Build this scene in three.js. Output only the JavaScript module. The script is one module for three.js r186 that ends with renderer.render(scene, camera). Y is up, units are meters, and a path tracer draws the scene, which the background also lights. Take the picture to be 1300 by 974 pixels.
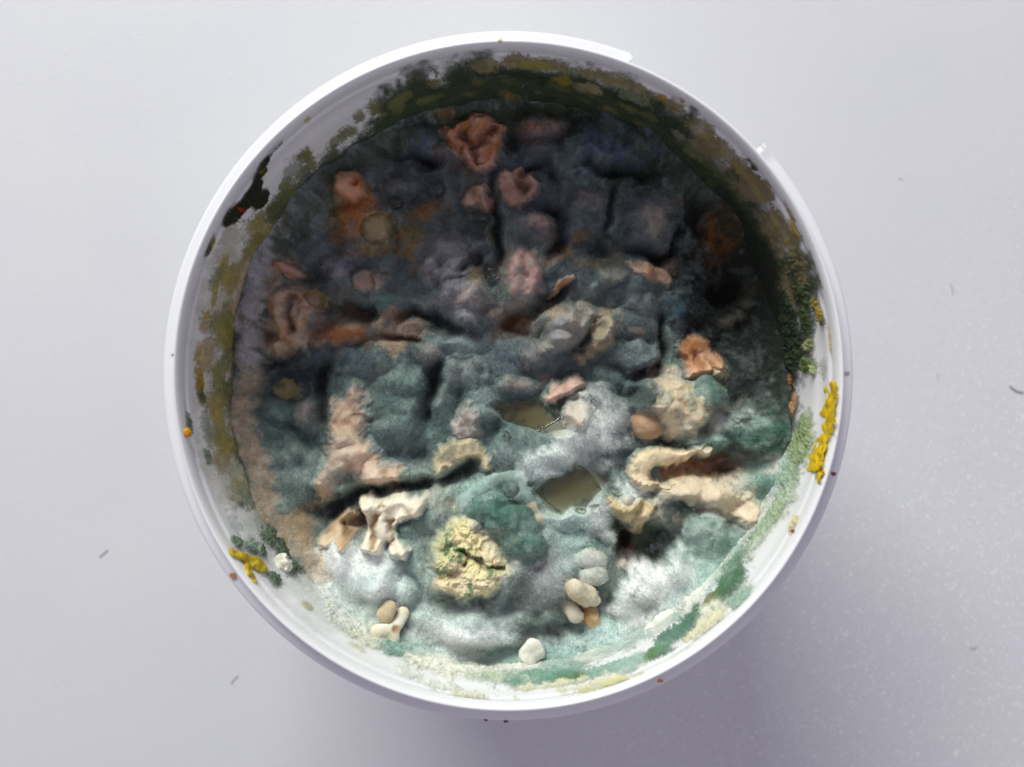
import * as THREE from 'three';
import { mergeGeometries } from 'three/addons/utils/BufferGeometryUtils.js';

// ---------- camera, light, exposure (1 scene unit = 1 m, the tub is 12 cm across) ----------
const MM = 0.001, TABLE = -16, EYE = 222, LENS = 1176;             // mm; LENS = focal length in plan units
const scene = new THREE.Scene();
const camera = new THREE.PerspectiveCamera(45, 1024 / 767, 0.01, 20);
camera.position.set(0, EYE * MM, 0);
camera.up.set(0, 0, -1);
camera.lookAt(0, 0, 0);
camera.focus = 0.184; camera.userData.fStop = 11;
scene.add(camera);

scene.background = new THREE.Color(0.280, 0.256, 0.322);             // the pale room all round
function areaLight(name, pos, target, w, h, color, intensity) {
  const l = new THREE.RectAreaLight(color, intensity, w, h);
  l.name = name; l.position.set(...pos); l.lookAt(...target); scene.add(l);
  return l;
}
areaLight('window_light', [-0.34, 0.62, -0.97], [0, 0.03, 0], 0.7, 0.34, new THREE.Color(1.0, 1.035, 0.965), 21.0);
areaLight('room_light', [0.7, 0.9, 0.7], [0, 0.03, 0], 0.5, 0.5, new THREE.Color(0.93, 0.95, 1.0), 1.1);

const renderer = new THREE.WebGLRenderer({ antialias: true });
renderer.toneMapping = THREE.LinearToneMapping;
renderer.toneMappingExposure = 1.06;
renderer.shadowMap.enabled = true;

// ---------- helpers ----------
let seed = 20240611;
const rnd = () => { seed = (seed + 0x6D2B79F5) | 0; let t = Math.imul(seed ^ (seed >>> 15), 1 | seed); t = (t + Math.imul(t ^ (t >>> 7), 61 | t)) ^ t; return ((t ^ (t >>> 14)) >>> 0) / 4294967296; };
const lerp = (a, b, t) => a + (b - a) * t, clamp = (x, a = 0, b = 1) => Math.min(b, Math.max(a, x));
const sstep = (a, b, x) => { const t = clamp((x - a) / (b - a)); return t * t * (3 - 2 * t); };
const hash = (x, y, z) => { let h = Math.imul(x, 374761393) ^ Math.imul(y, 668265263) ^ Math.imul(z, 2147483647 ^ 1274126177); h = Math.imul(h ^ (h >>> 13), 1274126177); return ((h ^ (h >>> 16)) >>> 0) / 4294967296; };
function noise(x, y, z = 0) {                                      // value noise, -1..1
  const xi = Math.floor(x), yi = Math.floor(y), zi = Math.floor(z); let u = x - xi, v = y - yi, w = z - zi;
  u = u * u * (3 - 2 * u); v = v * v * (3 - 2 * v); w = w * w * (3 - 2 * w);
  const a = lerp(lerp(hash(xi, yi, zi), hash(xi + 1, yi, zi), u), lerp(hash(xi, yi + 1, zi), hash(xi + 1, yi + 1, zi), u), v);
  if (w === 0) return a * 2 - 1;
  const b = lerp(lerp(hash(xi, yi, zi + 1), hash(xi + 1, yi, zi + 1), u), lerp(hash(xi, yi + 1, zi + 1), hash(xi + 1, yi + 1, zi + 1), u), v);
  return lerp(a, b, w) * 2 - 1;
}
const fbm = (x, y, z, o = 4) => { let s = 0, a = 0.5; for (let i = 0; i < o; i++) { s += a * noise(x + i * 17.3, y - i * 9.1, z); x *= 2.03; y *= 2.03; z *= 2.03; a *= 0.5; } return s; };
const lin = (h) => new THREE.Color(h).toArray();                   // '#rrggbb' -> linear rgb
const PAL = {
  slate: '#566266', slateBlue: '#4f6078', lilac: '#908b94', teal: '#56726c', darkTeal: '#35504a', green: '#2c5548', greyTeal: '#93a69b',
  mint: '#c6dfd6', cotton: '#edf0ec', pink: '#caa28c', tan: '#c4ac92', cream: '#eadfc8', orange: '#b87234', brown: '#63391a', ochre: '#97793b',
  curd: '#dfd391', peach: '#e2c69e', dark: '#2b302d', black: '#1c1d1a', olive: '#5c6138', moss: '#3d4a33', white: '#e9e8e2', bone: '#d8cdb4', amber: '#8a6a2c',
};
for (const k in PAL) PAL[k] = lin(PAL[k]);
const col = (c) => (typeof c === 'string' ? PAL[c] ?? lin(c) : c);

const used = {};
const numbered = (n) => { used[n] = (used[n] ?? -1) + 1; return used[n] ? `${n}_${String(used[n]).padStart(3, '0')}` : n; };
function tag(o, label, category, group, kind) {
  if (label) o.userData.label = label; if (category) o.userData.category = category;
  if (group) o.userData.group = group; if (kind) o.userData.kind = kind;
  return o;
}
function mesh(name, geo, mat, parent = scene) {
  const m = new THREE.Mesh(geo, mat); m.name = parent === scene ? numbered(name) : name;
  m.castShadow = m.receiveShadow = true; parent.add(m); return m;
}
function group(name, label, category, pos = [0, 0, 0], grp) {
  const g = new THREE.Group(); g.name = numbered(name); g.position.set(...pos); scene.add(g); return tag(g, label, category, grp);
}
function geom(pos, idx, colors, size = 3) {
  const g = new THREE.BufferGeometry();
  g.setAttribute('position', new THREE.Float32BufferAttribute(pos, 3)); g.setIndex(idx);
  if (colors) g.setAttribute('color', new THREE.Float32BufferAttribute(colors, size));
  g.computeVertexNormals(); return g;
}
// plan units: u to the right, v towards the near side; one unit is 1/LENS of the viewing distance, so a point at height y lies at
const plan = (u, v, y) => { const s = (EYE - y) / LENS; return [(u - 650) * s, (v - 487) * s]; };

// ---------- table ----------
{
  const N = 2048, SIZE = 330, base = new Uint8Array(N * N * 4), bump = new Uint8Array(N * N * 4);
  for (let j = 0; j < N; j++) for (let i = 0; i < N; i++) {
    const x = i * SIZE / N, y = j * SIZE / N, k = (j * N + i) * 4;
    const grain = noise(x * 2.6, y * 2.6) * 0.6 + noise(x * 5.2 + 9, y * 5.2) * 0.5;
    const pits = Math.max(0, noise(x * 1.15 + 40, y * 1.15 + noise(x * 0.9, y * 0.9, 3)) - 0.55) * 2;
    const blotch = fbm(x * 0.02, y * 0.02, 0.5, 4);
    let t = 217 - 5 * 0 + 5 * blotch + 1.6 * grain;
    const f = noise(x * 0.9 + 70, y * 0.9 - 33) * noise(x * 2.1, y * 2.1 + 12); if (f > 0.72) t -= 26 * (f - 0.72) / 0.28;
    const near = sstep(40, 150, x - SIZE / 2 + (y - SIZE / 2) * -0.9) , glint = noise(x * 1.9 + 3, y * 1.9) * 0.5 + noise(x * 3.7, y * 3.7 + 8) * 0.5;
    if (glint > 0.30) t += (1.0 + 23 * near) * sstep(0.34, 0.6, glint);  // pale specks stand in for window glints, painted into the base colour
    base[k] = clamp(t - 0.5, 0, 255); base[k + 1] = clamp(t, 0, 255); base[k + 2] = clamp(t + 3 - blotch * 2, 0, 255); base[k + 3] = 255;
    const b = clamp(128 + 46 * grain + 70 * pits + 14 * noise(x * 0.35, y * 0.35), 0, 255); bump[k] = bump[k + 1] = bump[k + 2] = b; bump[k + 3] = 255;
  }
  const tex = (d, srgb) => { const t = new THREE.DataTexture(d, N, N); t.magFilter = t.minFilter = THREE.LinearFilter; t.wrapS = t.wrapT = THREE.RepeatWrapping; if (srgb) t.colorSpace = THREE.SRGBColorSpace; t.needsUpdate = true; return t; };
  const m = new THREE.MeshPhysicalMaterial({ map: tex(base, true), bumpMap: tex(bump), bumpScale: 0.00010, roughness: 0.42, specularIntensity: 0.8 });
  const s = new THREE.Shape(), A = 0.8, B = 0.6;
  s.moveTo(-A, -B); s.lineTo(A, -B); s.lineTo(A, B); s.lineTo(-A, B); s.closePath();
  const g = new THREE.ExtrudeGeometry(s, { depth: 0.02, bevelEnabled: true, bevelSize: 0.003, bevelThickness: 0.003, bevelSegments: 3 });
  const uv = g.attributes.uv, p = g.attributes.position;
  for (let i = 0; i < uv.count; i++) uv.setXY(i, p.getX(i) / (SIZE * MM) + 0.5, p.getY(i) / (SIZE * MM) + 0.5);
  const t = mesh('table_top', g, m); t.rotation.x = -Math.PI / 2; t.position.y = -0.023 + TABLE * MM;
  tag(t, 'white satin table top with a fine pebbled grain under the tub', null, null, 'structure');
}

// ---------- the tub ----------
const TUB = [-0.69, -1.38];                                        // its axis, mm
const wallR = (y) => { const t = clamp((y + 14) / 74, -0.2, 1); return lerp(51.1, 57.95, t) - 0.45 * (1 - sstep(51, 53.2, y)); };
const plastic = new THREE.MeshPhysicalMaterial({ color: new THREE.Color(0.91, 0.915, 0.92), roughness: 0.33, specularIntensity: 0.9, transmission: 0.14, thickness: 0, ior: 1.49 });
plastic.side = THREE.DoubleSide;
const plasticSolid = new THREE.MeshPhysicalMaterial({ color: new THREE.Color(0.83, 0.835, 0.85), roughness: 0.3, specularIntensity: 0.9 });
const tub = group('plastic_tub', 'round white plastic tub seen from above, full of mouldy food', 'tub', [TUB[0] * MM, 0, TUB[1] * MM]);
{
  const lathe = (pts, seg = 256) => new THREE.LatheGeometry(pts.map(([r, y]) => new THREE.Vector2(r * MM, y * MM)), seg);
  const inn = [], out = [];
  for (let y = -14; y <= 57.5; y += 1.1) { inn.push([wallR(y), y]); out.push([wallR(y) + 0.9 + 0.45 * (1 - sstep(51, 53.2, y)), y]); }
  mesh('wall', lathe([...inn, ...out.reverse(), inn[0]]), plastic, tub);
  const fl = lathe([[0.01, 2], [50.9, 2], [51.8, 1.4], [51.9, 0.6], [51.4, 0.1], [0.01, 0.1]].map(([r, y]) => [r, y + TABLE])); mesh('tub_floor', fl, plasticSolid, tub);
  const rim = [[57.72, 57.5], [57.82, 58.6], [58.0, 59.3], [58.25, 59.8], [58.55, 60], [58.8, 59.85], [58.98, 59.5], [59.05, 58.9], [59.05, 56.6], [58.7, 56.5], [58.65, 57.5], [57.72, 57.5]];
  mesh('rim', lathe(rim, 360), plasticSolid, tub);
  // the collar below the rim runs round the tub but for the gap where the lid tab sat
  const prof = [[59.0, 57.15], [60.9, 56.95], [61.3, 56.85], [61.55, 56.6], [61.62, 56.2], [61.66, 55.6], [61.66, 51.2], [61.4, 51.0], [60.9, 51.2], [60.7, 55.9], [58.6, 56.1], [58.3, 56.6]];
  const a0 = 68.6 * Math.PI / 180, a1 = (42.3 + 360) * Math.PI / 180, n = 320, pos = [], idx = [], np = prof.length;
  for (let i = 0; i <= n; i++) {
    const a = lerp(a0, a1, i / n), lift = 0.55 * sstep(a1 - 0.05, a1 - 0.0, a) + 0.25 * sstep(a0 + 0.05, a0, a);
    for (const [r, y] of prof) pos.push(r * Math.cos(a) * MM, (y + lift) * MM, -r * Math.sin(a) * MM);
  }
  for (let i = 0; i < n; i++) for (let j = 0; j < np; j++) { const a = i * np + j, b = i * np + (j + 1) % np, c = a + np, d = b + np; idx.push(a, b, c, b, d, c); }
  const cap = (o, flip) => { for (let j = 1; j < np - 1; j++) flip ? idx.push(o, o + j + 1, o + j) : idx.push(o, o + j, o + j + 1); };
  cap(0, true); cap(n * np, false);
  const g = geom(pos, idx); g.deleteAttribute('normal');
  const gg = g.toNonIndexed(); gg.computeVertexNormals();
  const smooth = geom(pos, idx);
  mesh('collar', smooth, plasticSolid, tub);
}

// ---------- the mouldy mass: a relief of lumps, folds and creases, coloured by what grows on it, with some light and shade painted in ----------
const HALF = 57.5, N = 760, CELL = 2 * HALF / (N - 1);
const H = new Float32Array(N * N), CR = new Float32Array(N * N), CG = new Float32Array(N * N), CB = new Float32Array(N * N), FZ = new Float32Array(N * N), WET = new Float32Array(N * N);
const toI = (x) => (x + HALF) / CELL;
const gauss = (u, v, cu, cv, r) => Math.exp(-((u - cu) ** 2 + (v - cv) ** 2) / (r * r));
const baseY = (u, v) => 33 + 9.0 * gauss(u, v, 620, 800, 200) + 2.5 * gauss(u, v, 860, 590, 110) + 1.5 * gauss(u, v, 600, 480, 150) - 4.5 * gauss(u, v, 940, 370, 75) + 1.5 * gauss(u, v, 700, 180, 160);
for (let j = 0; j < N; j++) for (let i = 0; i < N; i++) {
  const x = i * CELL - HALF, z = j * CELL - HALF, k = j * N + i, u = x / 0.1605 + 650, v = z / 0.1605 + 487;
  const wx = x + 1.6 * noise(x * 0.21, z * 0.21, 9), wz = z + 1.6 * noise(x * 0.21 + 33, z * 0.21, 9);
  H[k] = baseY(u, v) + 1.2 * fbm(x * 0.1, z * 0.1, 1, 2) + 2.6 * (Math.abs(noise(wx * 0.15, wz * 0.15, 2.2)) - 0.3) + 0.9 * (Math.abs(noise(wx * 0.27 + 7, wz * 0.27, 5.4)) - 0.3);
  const t = fbm(x * 0.16, z * 0.16, 4.2, 4), c0 = col('slate'), c1 = col('teal'), c2 = col('greyTeal');
  const w = sstep(-0.25, 0.3, t), lower = sstep(380, 560, v), pale = 0.35 * sstep(520, 660, v);  // pale lightens the near half: its stronger light put into the colour
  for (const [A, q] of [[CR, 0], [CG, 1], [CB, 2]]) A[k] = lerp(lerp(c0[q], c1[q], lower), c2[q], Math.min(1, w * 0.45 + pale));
  FZ[k] = 0.5;
}
// walks the cells of an ellipse with a ragged, noise-bent edge; d runs 0 at the middle to 1 at the edge
function over(u, v, ru, rv, rot, ragged, fn, y) {
  y ??= baseY(u, v) + 1.5;
  const [cx, cz] = plan(u, v, y), s = (EYE - y) / LENS, a = -rot * Math.PI / 180, ca = Math.cos(a), sa = Math.sin(a), R = Math.max(ru, rv) * s * 1.35, id = u * 0.37 + v * 0.11;
  const i0 = Math.max(0, Math.floor(toI(cx - R))), i1 = Math.min(N - 1, Math.ceil(toI(cx + R))), j0 = Math.max(0, Math.floor(toI(cz - R))), j1 = Math.min(N - 1, Math.ceil(toI(cz + R)));
  for (let j = j0; j <= j1; j++) for (let i = i0; i <= i1; i++) {
    let x = i * CELL - HALF, z = j * CELL - HALF; const gx = x, gz = z;
    x += ragged * s * ru * 0.5 * noise(gx * 0.42 + id, gz * 0.42); z += ragged * s * rv * 0.5 * noise(gx * 0.42, gz * 0.42 + id + 31);
    const dx = x - cx, dz = z - cz, p = (dx * ca + dz * sa) / (ru * s), q = (-dx * sa + dz * ca) / (rv * s), d = Math.sqrt(p * p + q * q);
    if (d < 1.3) fn(j * N + i, d, p, q, gx, gz);
  }
}
const mixInto = (k, c, w) => { CR[k] = lerp(CR[k], c[0], w); CG[k] = lerp(CG[k], c[1], w); CB[k] = lerp(CB[k], c[2], w); };
// lump: raises the surface; its colour follows; dark colours on a negative dy paint the shade of hollows
function L(u, v, ru, rv, rot, dy, c, w = 0.85, o = {}) {
  c = c && col(c);
  over(u, v, ru, rv, rot, o.rag ?? 0.45, (k, d, p, q, x, z) => {
    if (d < 1) H[k] += 1.45 * dy * Math.pow(1 - d * d, o.pow ?? 0.7);
    if (c) { const n = fbm(x * 0.9, z * 0.9, 7, 3); mixInto(k, c, w * sstep(1.2, 0.3, d + n * 0.7)); }
    if (o.fz !== undefined) FZ[k] = lerp(FZ[k], o.fz, sstep(1.1, 0.6, d));
  });
}
// stain: colour only
function K(u, v, ru, rv, rot, c, w = 0.8, o = {}) {
  c = col(c);
  over(u, v, ru, rv, rot, o.rag ?? 0.7, (k, d, p, q, x, z) => {
    const n = fbm(x * 1.1 + 5, z * 1.1, 3, 3), g = noise(x * 4.1, z * 4.1, 1);
    mixInto(k, c, w * sstep(1.15, o.soft ?? 0.3, d + n * 0.6 + g * (o.grain ?? 0.12)));
    if (o.fz !== undefined) FZ[k] = lerp(FZ[k], o.fz, sstep(1.1, 0.5, d));
    if (o.wet) WET[k] = Math.max(WET[k], o.wet * sstep(1.1, 0.5, d));
  });
}
// crease: a groove along a line, with a soft lip on each side; pts are u, v pairs
function C(width, depth, pts, c, w = 0.6, lip = 0.25) {
  c = c && col(c);
  const P = pts.map(([u, v]) => plan(u, v, baseY(u, v) + 1)), wmm = width * 0.16, R = wmm * 3.2;
  const xs = P.map((p) => p[0]), zs = P.map((p) => p[1]);
  const i0 = Math.max(0, Math.floor(toI(Math.min(...xs) - R))), i1 = Math.min(N - 1, Math.ceil(toI(Math.max(...xs) + R))), j0 = Math.max(0, Math.floor(toI(Math.min(...zs) - R))), j1 = Math.min(N - 1, Math.ceil(toI(Math.max(...zs) + R)));
  for (let j = j0; j <= j1; j++) for (let i = i0; i <= i1; i++) {
    const gx = i * CELL - HALF, gz = j * CELL - HALF, x = gx + 0.7 * noise(gx * 0.45, gz * 0.45, 2), z = gz + 0.7 * noise(gx * 0.45 + 50, gz * 0.45, 2);
    let best = 1e9, at = 0;
    for (let n = 0; n + 1 < P.length; n++) {
      const ax = P[n][0], az = P[n][1], bx = P[n + 1][0] - ax, bz = P[n + 1][1] - az, t = clamp(((x - ax) * bx + (z - az) * bz) / (bx * bx + bz * bz));
      const d = Math.hypot(x - ax - bx * t, z - az - bz * t); if (d < best) { best = d; at = (n + t) / (P.length - 1); }
    }
    if (best > R) continue;
    const taper = Math.min(1, 4 * at + 0.25, 4 * (1 - at) + 0.25), e = best / wmm, k = j * N + i;
    H[k] += taper * (-depth * Math.exp(-e * e) + lip * depth * Math.exp(-((e - 1.7) ** 2) * 1.6));
    if (c) mixInto(k, c, w * taper * Math.exp(-e * e * 0.9));
    FZ[k] *= 1 - 0.7 * taper * Math.exp(-e * e);
  }
}

// top: under the far wall
K(650, 150, 160, 26, 0, 'moss', 0.85); K(820, 190, 90, 40, 40, 'moss', 0.85); K(480, 185, 70, 22, -30, 'moss', 0.7);
K(940, 300, 60, 70, 0, 'moss', 0.8);
L(652, 122, 20, 12, 0, 1.6, 'ochre', 0.8); K(567, 150, 16, 10, 10, 'orange', 0.7); K(700, 140, 30, 12, 0, 'olive', 0.7); K(770, 130, 30, 14, 10, 'olive', 0.6);
L(528, 178, 36, 24, 10, 3.0, 'slateBlue', 0.9); L(470, 205, 34, 22, -25, 2.2, 'slate', 0.8); L(545, 205, 22, 12, 0, -1.6, 'dark', 0.7);
L(690, 162, 40, 15, 0, 3.2, '#a48a8a', 0.8); K(674, 163, 16, 6, 5, 'orange', 0.75); L(652, 178, 14, 16, 0, -2.4, 'dark', 0.7);
L(705, 200, 42, 24, -8, 3.4, 'slate', 0.85); L(760, 185, 48, 34, 4, 4.2, 'slateBlue', 0.9); L(812, 190, 34, 28, 20, 3.2, 'slateBlue', 0.85);
C(6, 4.2, [[720, 214], [745, 207], [770, 216], [795, 214], [815, 222], [838, 214]], 'black', 0.6);
C(5, 3.4, [[655, 222], [672, 214], [694, 210], [708, 222]], 'dark', 0.6);
C(5, 3.0, [[500, 198], [530, 197], [548, 206], [565, 196]], 'black', 0.6);
// upper left
L(420, 235, 40, 26, 0, 1.8, 'slate', 0.7); L(385, 262, 40, 30, -50, 1.8, '#7c8088', 0.8); L(452, 258, 34, 40, 10, 1.6, 'orange', 0.9, { fz: 0.25 });
K(430, 280, 18, 22, 0, 'ochre', 0.6); K(500, 300, 44, 26, 0, 'olive', 0.7, { wet: 0.6, fz: 0.15 }); K(535, 266, 20, 10, 40, 'orange', 0.7, { fz: 0.2 }); K(478, 290, 26, 26, 0, 'ochre', 0.7, { wet: 0.7, fz: 0.1 });
K(500, 255, 40, 26, 0, 'dark', 0.55, { wet: 0.5, fz: 0.15 }); K(520, 325, 16, 26, 20, 'ochre', 0.6); K(468, 315, 26, 14, 0, 'ochre', 0.6); K(510, 295, 10, 10, 0, 'orange', 0.4);
L(425, 342, 24, 20, 20, 2.2, '#a09ca6', 0.85, { fz: 0.9 }); L(380, 320, 34, 24, 20, 1.5, 'slate', 0.7); L(490, 388, 26, 18, 0, 2.2, 'teal', 0.8);
L(450, 395, 36, 14, -10, -3.0, 'black', 0.75); L(395, 352, 34, 10, 15, -1.8, 'dark', 0.6);
K(365, 336, 22, 8, 25, 'orange', 0.5); L(370, 400, 36, 52, 10, 2.2, 'tan', 0.65); K(364, 395, 8, 18, 20, 'brown', 0.75); K(350, 440, 26, 16, -30, 'tan', 0.8); K(382, 432, 22, 16, -30, 'bone', 0.7);
L(432, 425, 40, 15, 14, 2.4, 'orange', 0.85, { fz: 0.3 }); K(470, 432, 22, 10, 20, 'ochre', 0.7); K(447, 413, 10, 6, 20, 'tan', 0.8); L(478, 412, 14, 10, 30, 1.4, 'tan', 0.7);
// middle top
C(5, 4.2, [[626, 216], [624, 240], [630, 265], [628, 292], [632, 318], [640, 340]], 'black', 0.7);
L(680, 285, 38, 20, -5, 3.2, '#6f6a70', 0.85); K(682, 283, 18, 10, 0, 'pink', 0.55); C(7, 4.0, [[686, 262], [704, 268], [713, 286], [706, 312], [690, 336]], 'black', 0.65);
L(740, 270, 34, 46, 10, 2.6, 'slate', 0.8); C(5, 3.2, [[778, 222], [775, 252], [770, 280], [762, 300]], 'dark', 0.6); L(765, 310, 26, 16, 0, -2.2, 'black', 0.6);
L(830, 280, 38, 42, 10, 4.2, '#6b7275', 0.9); K(830, 282, 22, 24, 0, '#9a917f', 0.7); K(862, 256, 18, 12, 20, '#a48a80', 0.6);
C(6, 4.4, [[792, 314], [815, 322], [838, 330], [852, 318], [862, 292], [876, 268]], 'black', 0.75);
L(575, 322, 40, 34, 30, 2.6, '#86848c', 0.75); L(590, 372, 40, 46, 10, 4.4, '#7d7a82', 0.8); K(590, 404, 26, 10, -10, '#a8a9ad', 0.7); K(588, 380, 18, 8, 30, 'tan', 0.4); K(605, 350, 12, 22, 25, 'ochre', 0.55);
K(560, 350, 16, 30, 20, 'lilac', 0.6); K(600, 320, 14, 12, 0, 'dark', 0.5); C(5, 2.6, [[585, 352], [600, 338], [614, 322]], 'dark', 0.55);
C(8, 4.4, [[498, 398], [522, 396], [546, 402], [562, 414], [580, 421], [604, 417]], 'black', 0.7);
L(660, 350, 32, 38, 0, 2.0, '#9a8480', 0.7); K(640, 372, 24, 14, 0, 'greyTeal', 0.8, { fz: 0.9 }); L(620, 320, 18, 18, 0, 1.5, 'slate', 0.6); L(622, 300, 10, 22, 0, 1.2, 'olive', 0.5);
L(740, 350, 40, 26, 0, 1.6, 'slate', 0.7); K(720, 318, 14, 10, 0, 'ochre', 0.6); K(750, 335, 22, 8, 0, 'ochre', 0.45); L(795, 365, 44, 28, 10, 2.6, '#58646b', 0.85);
L(655, 410, 26, 18, 0, -2.4, 'brown', 0.8, { fz: 0.2 }); K(668, 412, 22, 8, 10, 'tan', 0.65); C(7, 3.6, [[668, 398], [690, 388], [706, 378], [722, 362]], 'dark', 0.65);
L(718, 415, 34, 28, -20, 3.4, '#978f86', 0.8); K(712, 422, 16, 12, 0, 'tan', 0.6); L(762, 420, 24, 26, 30, 2.4, '#8a867c', 0.7); C(6, 3.2, [[728, 446], [745, 434], [756, 414], [768, 398]], 'dark', 0.6);
L(800, 410, 36, 26, 0, 2.2, 'slate', 0.8); L(810, 455, 40, 24, -10, 3.6, 'slate', 0.9); L(866, 388, 30, 28, 0, 2.4, '#3d5560', 0.85); K(865, 402, 16, 12, 0, '#2f4a66', 0.7);
C(6, 4.4, [[842, 392], [841, 415], [845, 440], [838, 462], [820, 474], [792, 478]], 'black', 0.75); K(808, 420, 16, 6, -10, 'tan', 0.6);
for (const [u, v, r, c, w] of [[450, 275, 46, '#9a5f28', 0.55], [520, 290, 50, '#5d4c2e', 0.5], [600, 205, 34, '#8a5a3c', 0.5], [660, 245, 30, '#7d5c48', 0.45], [430, 420, 44, '#96602c', 0.5], [380, 385, 40, '#87684a', 0.45], [915, 300, 44, '#6e4a20', 0.6], [690, 165, 34, '#8d6f64', 0.5], [650, 405, 34, '#77512e', 0.5], [500, 405, 22, '#b98a62', 0.5], [618, 260, 14, '#b08468', 0.6], [545, 268, 14, '#a8703a', 0.6], [705, 395, 20, '#b59a80', 0.6], [770, 405, 22, '#b8a586', 0.6], [735, 300, 14, '#9c7a4e', 0.5], [845, 345, 22, '#b99478', 0.6], [675, 450, 22, '#a8988c', 0.55], [600, 455, 26, '#a4a8a2', 0.5], [520, 300, 22, '#7d6a3a', 0.5], [350, 420, 20, '#b89878', 0.6], [470, 352, 22, '#b0988a', 0.55], [425, 300, 16, '#8f6a34', 0.5], [560, 385, 22, '#8c8a92', 0.6], [618, 385, 18, '#9c8f84', 0.5], [655, 335, 20, '#b3968a', 0.55], [650, 330, 30, '#8f7d6c', 0.5], [600, 240, 26, '#7a6a58', 0.5], [560, 260, 30, '#6b5e42', 0.5], [715, 250, 26, '#5a6166', 0.5], [520, 360, 30, '#5f6e6a', 0.5], [545, 320, 26, '#7d7f80', 0.6], [700, 300, 20, '#7a6a64', 0.5], [780, 330, 24, '#7d7660', 0.5], [690, 430, 30, '#7f8078', 0.5], [740, 385, 26, '#8a8c86', 0.55], [600, 430, 40, '#8a9590', 0.5], [430, 380, 26, '#6d6250', 0.5], [560, 300, 20, '#8d9494', 0.5], [640, 425, 24, '#6a5a48', 0.5], [770, 455, 24, '#7d8480', 0.5]]) K(u, v, r, r * 0.8, 20, c, w);
for (const [u, v, ru, rv, dy, c] of [[560, 195, 16, 12, 1.2, '#8f8078'], [745, 255, 20, 16, 1.4, '#857c76'], [500, 235, 18, 12, 1.0, '#77706a'], [545, 345, 18, 20, 1.4, '#a39a9c'], [600, 375, 22, 18, 1.0, '#aaa09c'], [700, 330, 18, 12, 1.2, '#a8907e'], [775, 350, 22, 14, 1.4, '#8f8c82'], [740, 395, 20, 14, 1.2, '#a79c8c'], [650, 385, 18, 12, 1.2, '#9c948c'], [520, 415, 22, 10, 1.0, '#b89c80'], [445, 320, 20, 14, 1.2, '#7f7468'], [820, 385, 24, 14, 1.2, '#7d8480'], [700, 440, 22, 12, 1.2, '#a49a90'], [630, 400, 16, 10, 0.8, '#a08c78']]) L(u, v, ru, rv, 15, dy, c, 0.7);
// right: the dark pit, its shade painted into the colour
K(930, 380, 75, 95, 0, 'dark', 0.85); L(915, 292, 34, 42, 0, 1.6, '#6e4a20', 0.8, { fz: 0.2 }); K(905, 330, 26, 20, 0, '#4c371f', 0.7); L(885, 272, 12, 34, 20, -3, 'black', 0.8); L(930, 372, 36, 22, 10, -2.6, 'black', 0.85);
for (const [u, v] of [[952, 368], [948, 384], [938, 399], [924, 409]]) L(u, v, 13, 12, -40, 1.4, '#5c5a4c', 0.55, { fz: 0.8 });
L(960, 470, 44, 56, 10, 1.6, '#4a4c4a', 0.8); K(985, 430, 20, 50, 0, 'dark', 0.7); K(880, 405, 30, 16, 10, 'dark', 0.7);
// left middle: the hollow and the mounds below it
L(365, 480, 58, 34, 0, -2.4, 'slate', 0.8); K(370, 470, 60, 20, -10, '#37454a', 0.7); L(345, 555, 40, 40, 0, 1.8, '#5f7c76', 0.8); L(375, 605, 46, 40, -10, 2.6, '#93aaa2', 0.85, { fz: 0.8 });
L(350, 520, 40, 16, -20, 1.4, '#6d8a84', 0.7); L(392, 520, 20, 26, 0, 1.6, '#9a8d88', 0.7); L(380, 552, 44, 12, -28, -1.2, 'darkTeal', 0.6); C(8, 3.6, [[414, 462], [406, 490], [404, 520], [412, 545]], 'dark', 0.7);
C(7, 2.6, [[322, 468], [345, 458], [372, 448], [392, 438]], 'dark', 0.4, 0.5); L(410, 448, 30, 16, 0, 1.8, '#3f5560', 0.8); L(460, 455, 44, 22, 0, 1.6, '#5d7478', 0.8);
L(510, 505, 46, 56, 10, 2.4, 'teal', 0.85); K(495, 470, 34, 16, 0, 'greyTeal', 0.6); K(520, 480, 26, 16, 0, '#6f8a80', 0.7); L(500, 560, 40, 34, 0, 1.2, '#6f8a88', 0.75, { fz: 0.8 });
C(9, 4.6, [[562, 448], [552, 468], [546, 492], [542, 516], [538, 540]], 'black', 0.65); L(520, 578, 34, 14, -10, -1.2, '#4a5a60', 0.6);
L(415, 650, 40, 26, -20, -2.6, 'dark', 0.75); C(8, 4.4, [[420, 652], [446, 632], [478, 622], [512, 622], [545, 618], [575, 604], [608, 588]], 'black', 0.75);
K(500, 425, 44, 14, 8, 'tan', 0.7); K(497, 441, 26, 9, -6, 'peach', 0.75); C(4, 2.6, [[478, 426], [498, 428], [516, 434], [538, 436]], 'brown', 0.8);
L(575, 440, 46, 18, 5, 1.6, '#7f9390', 0.7); L(545, 450, 20, 14, 0, 1.4, '#9a9288', 0.6); L(590, 470, 30, 26, 0, 1.6, '#85918c', 0.75);
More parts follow.
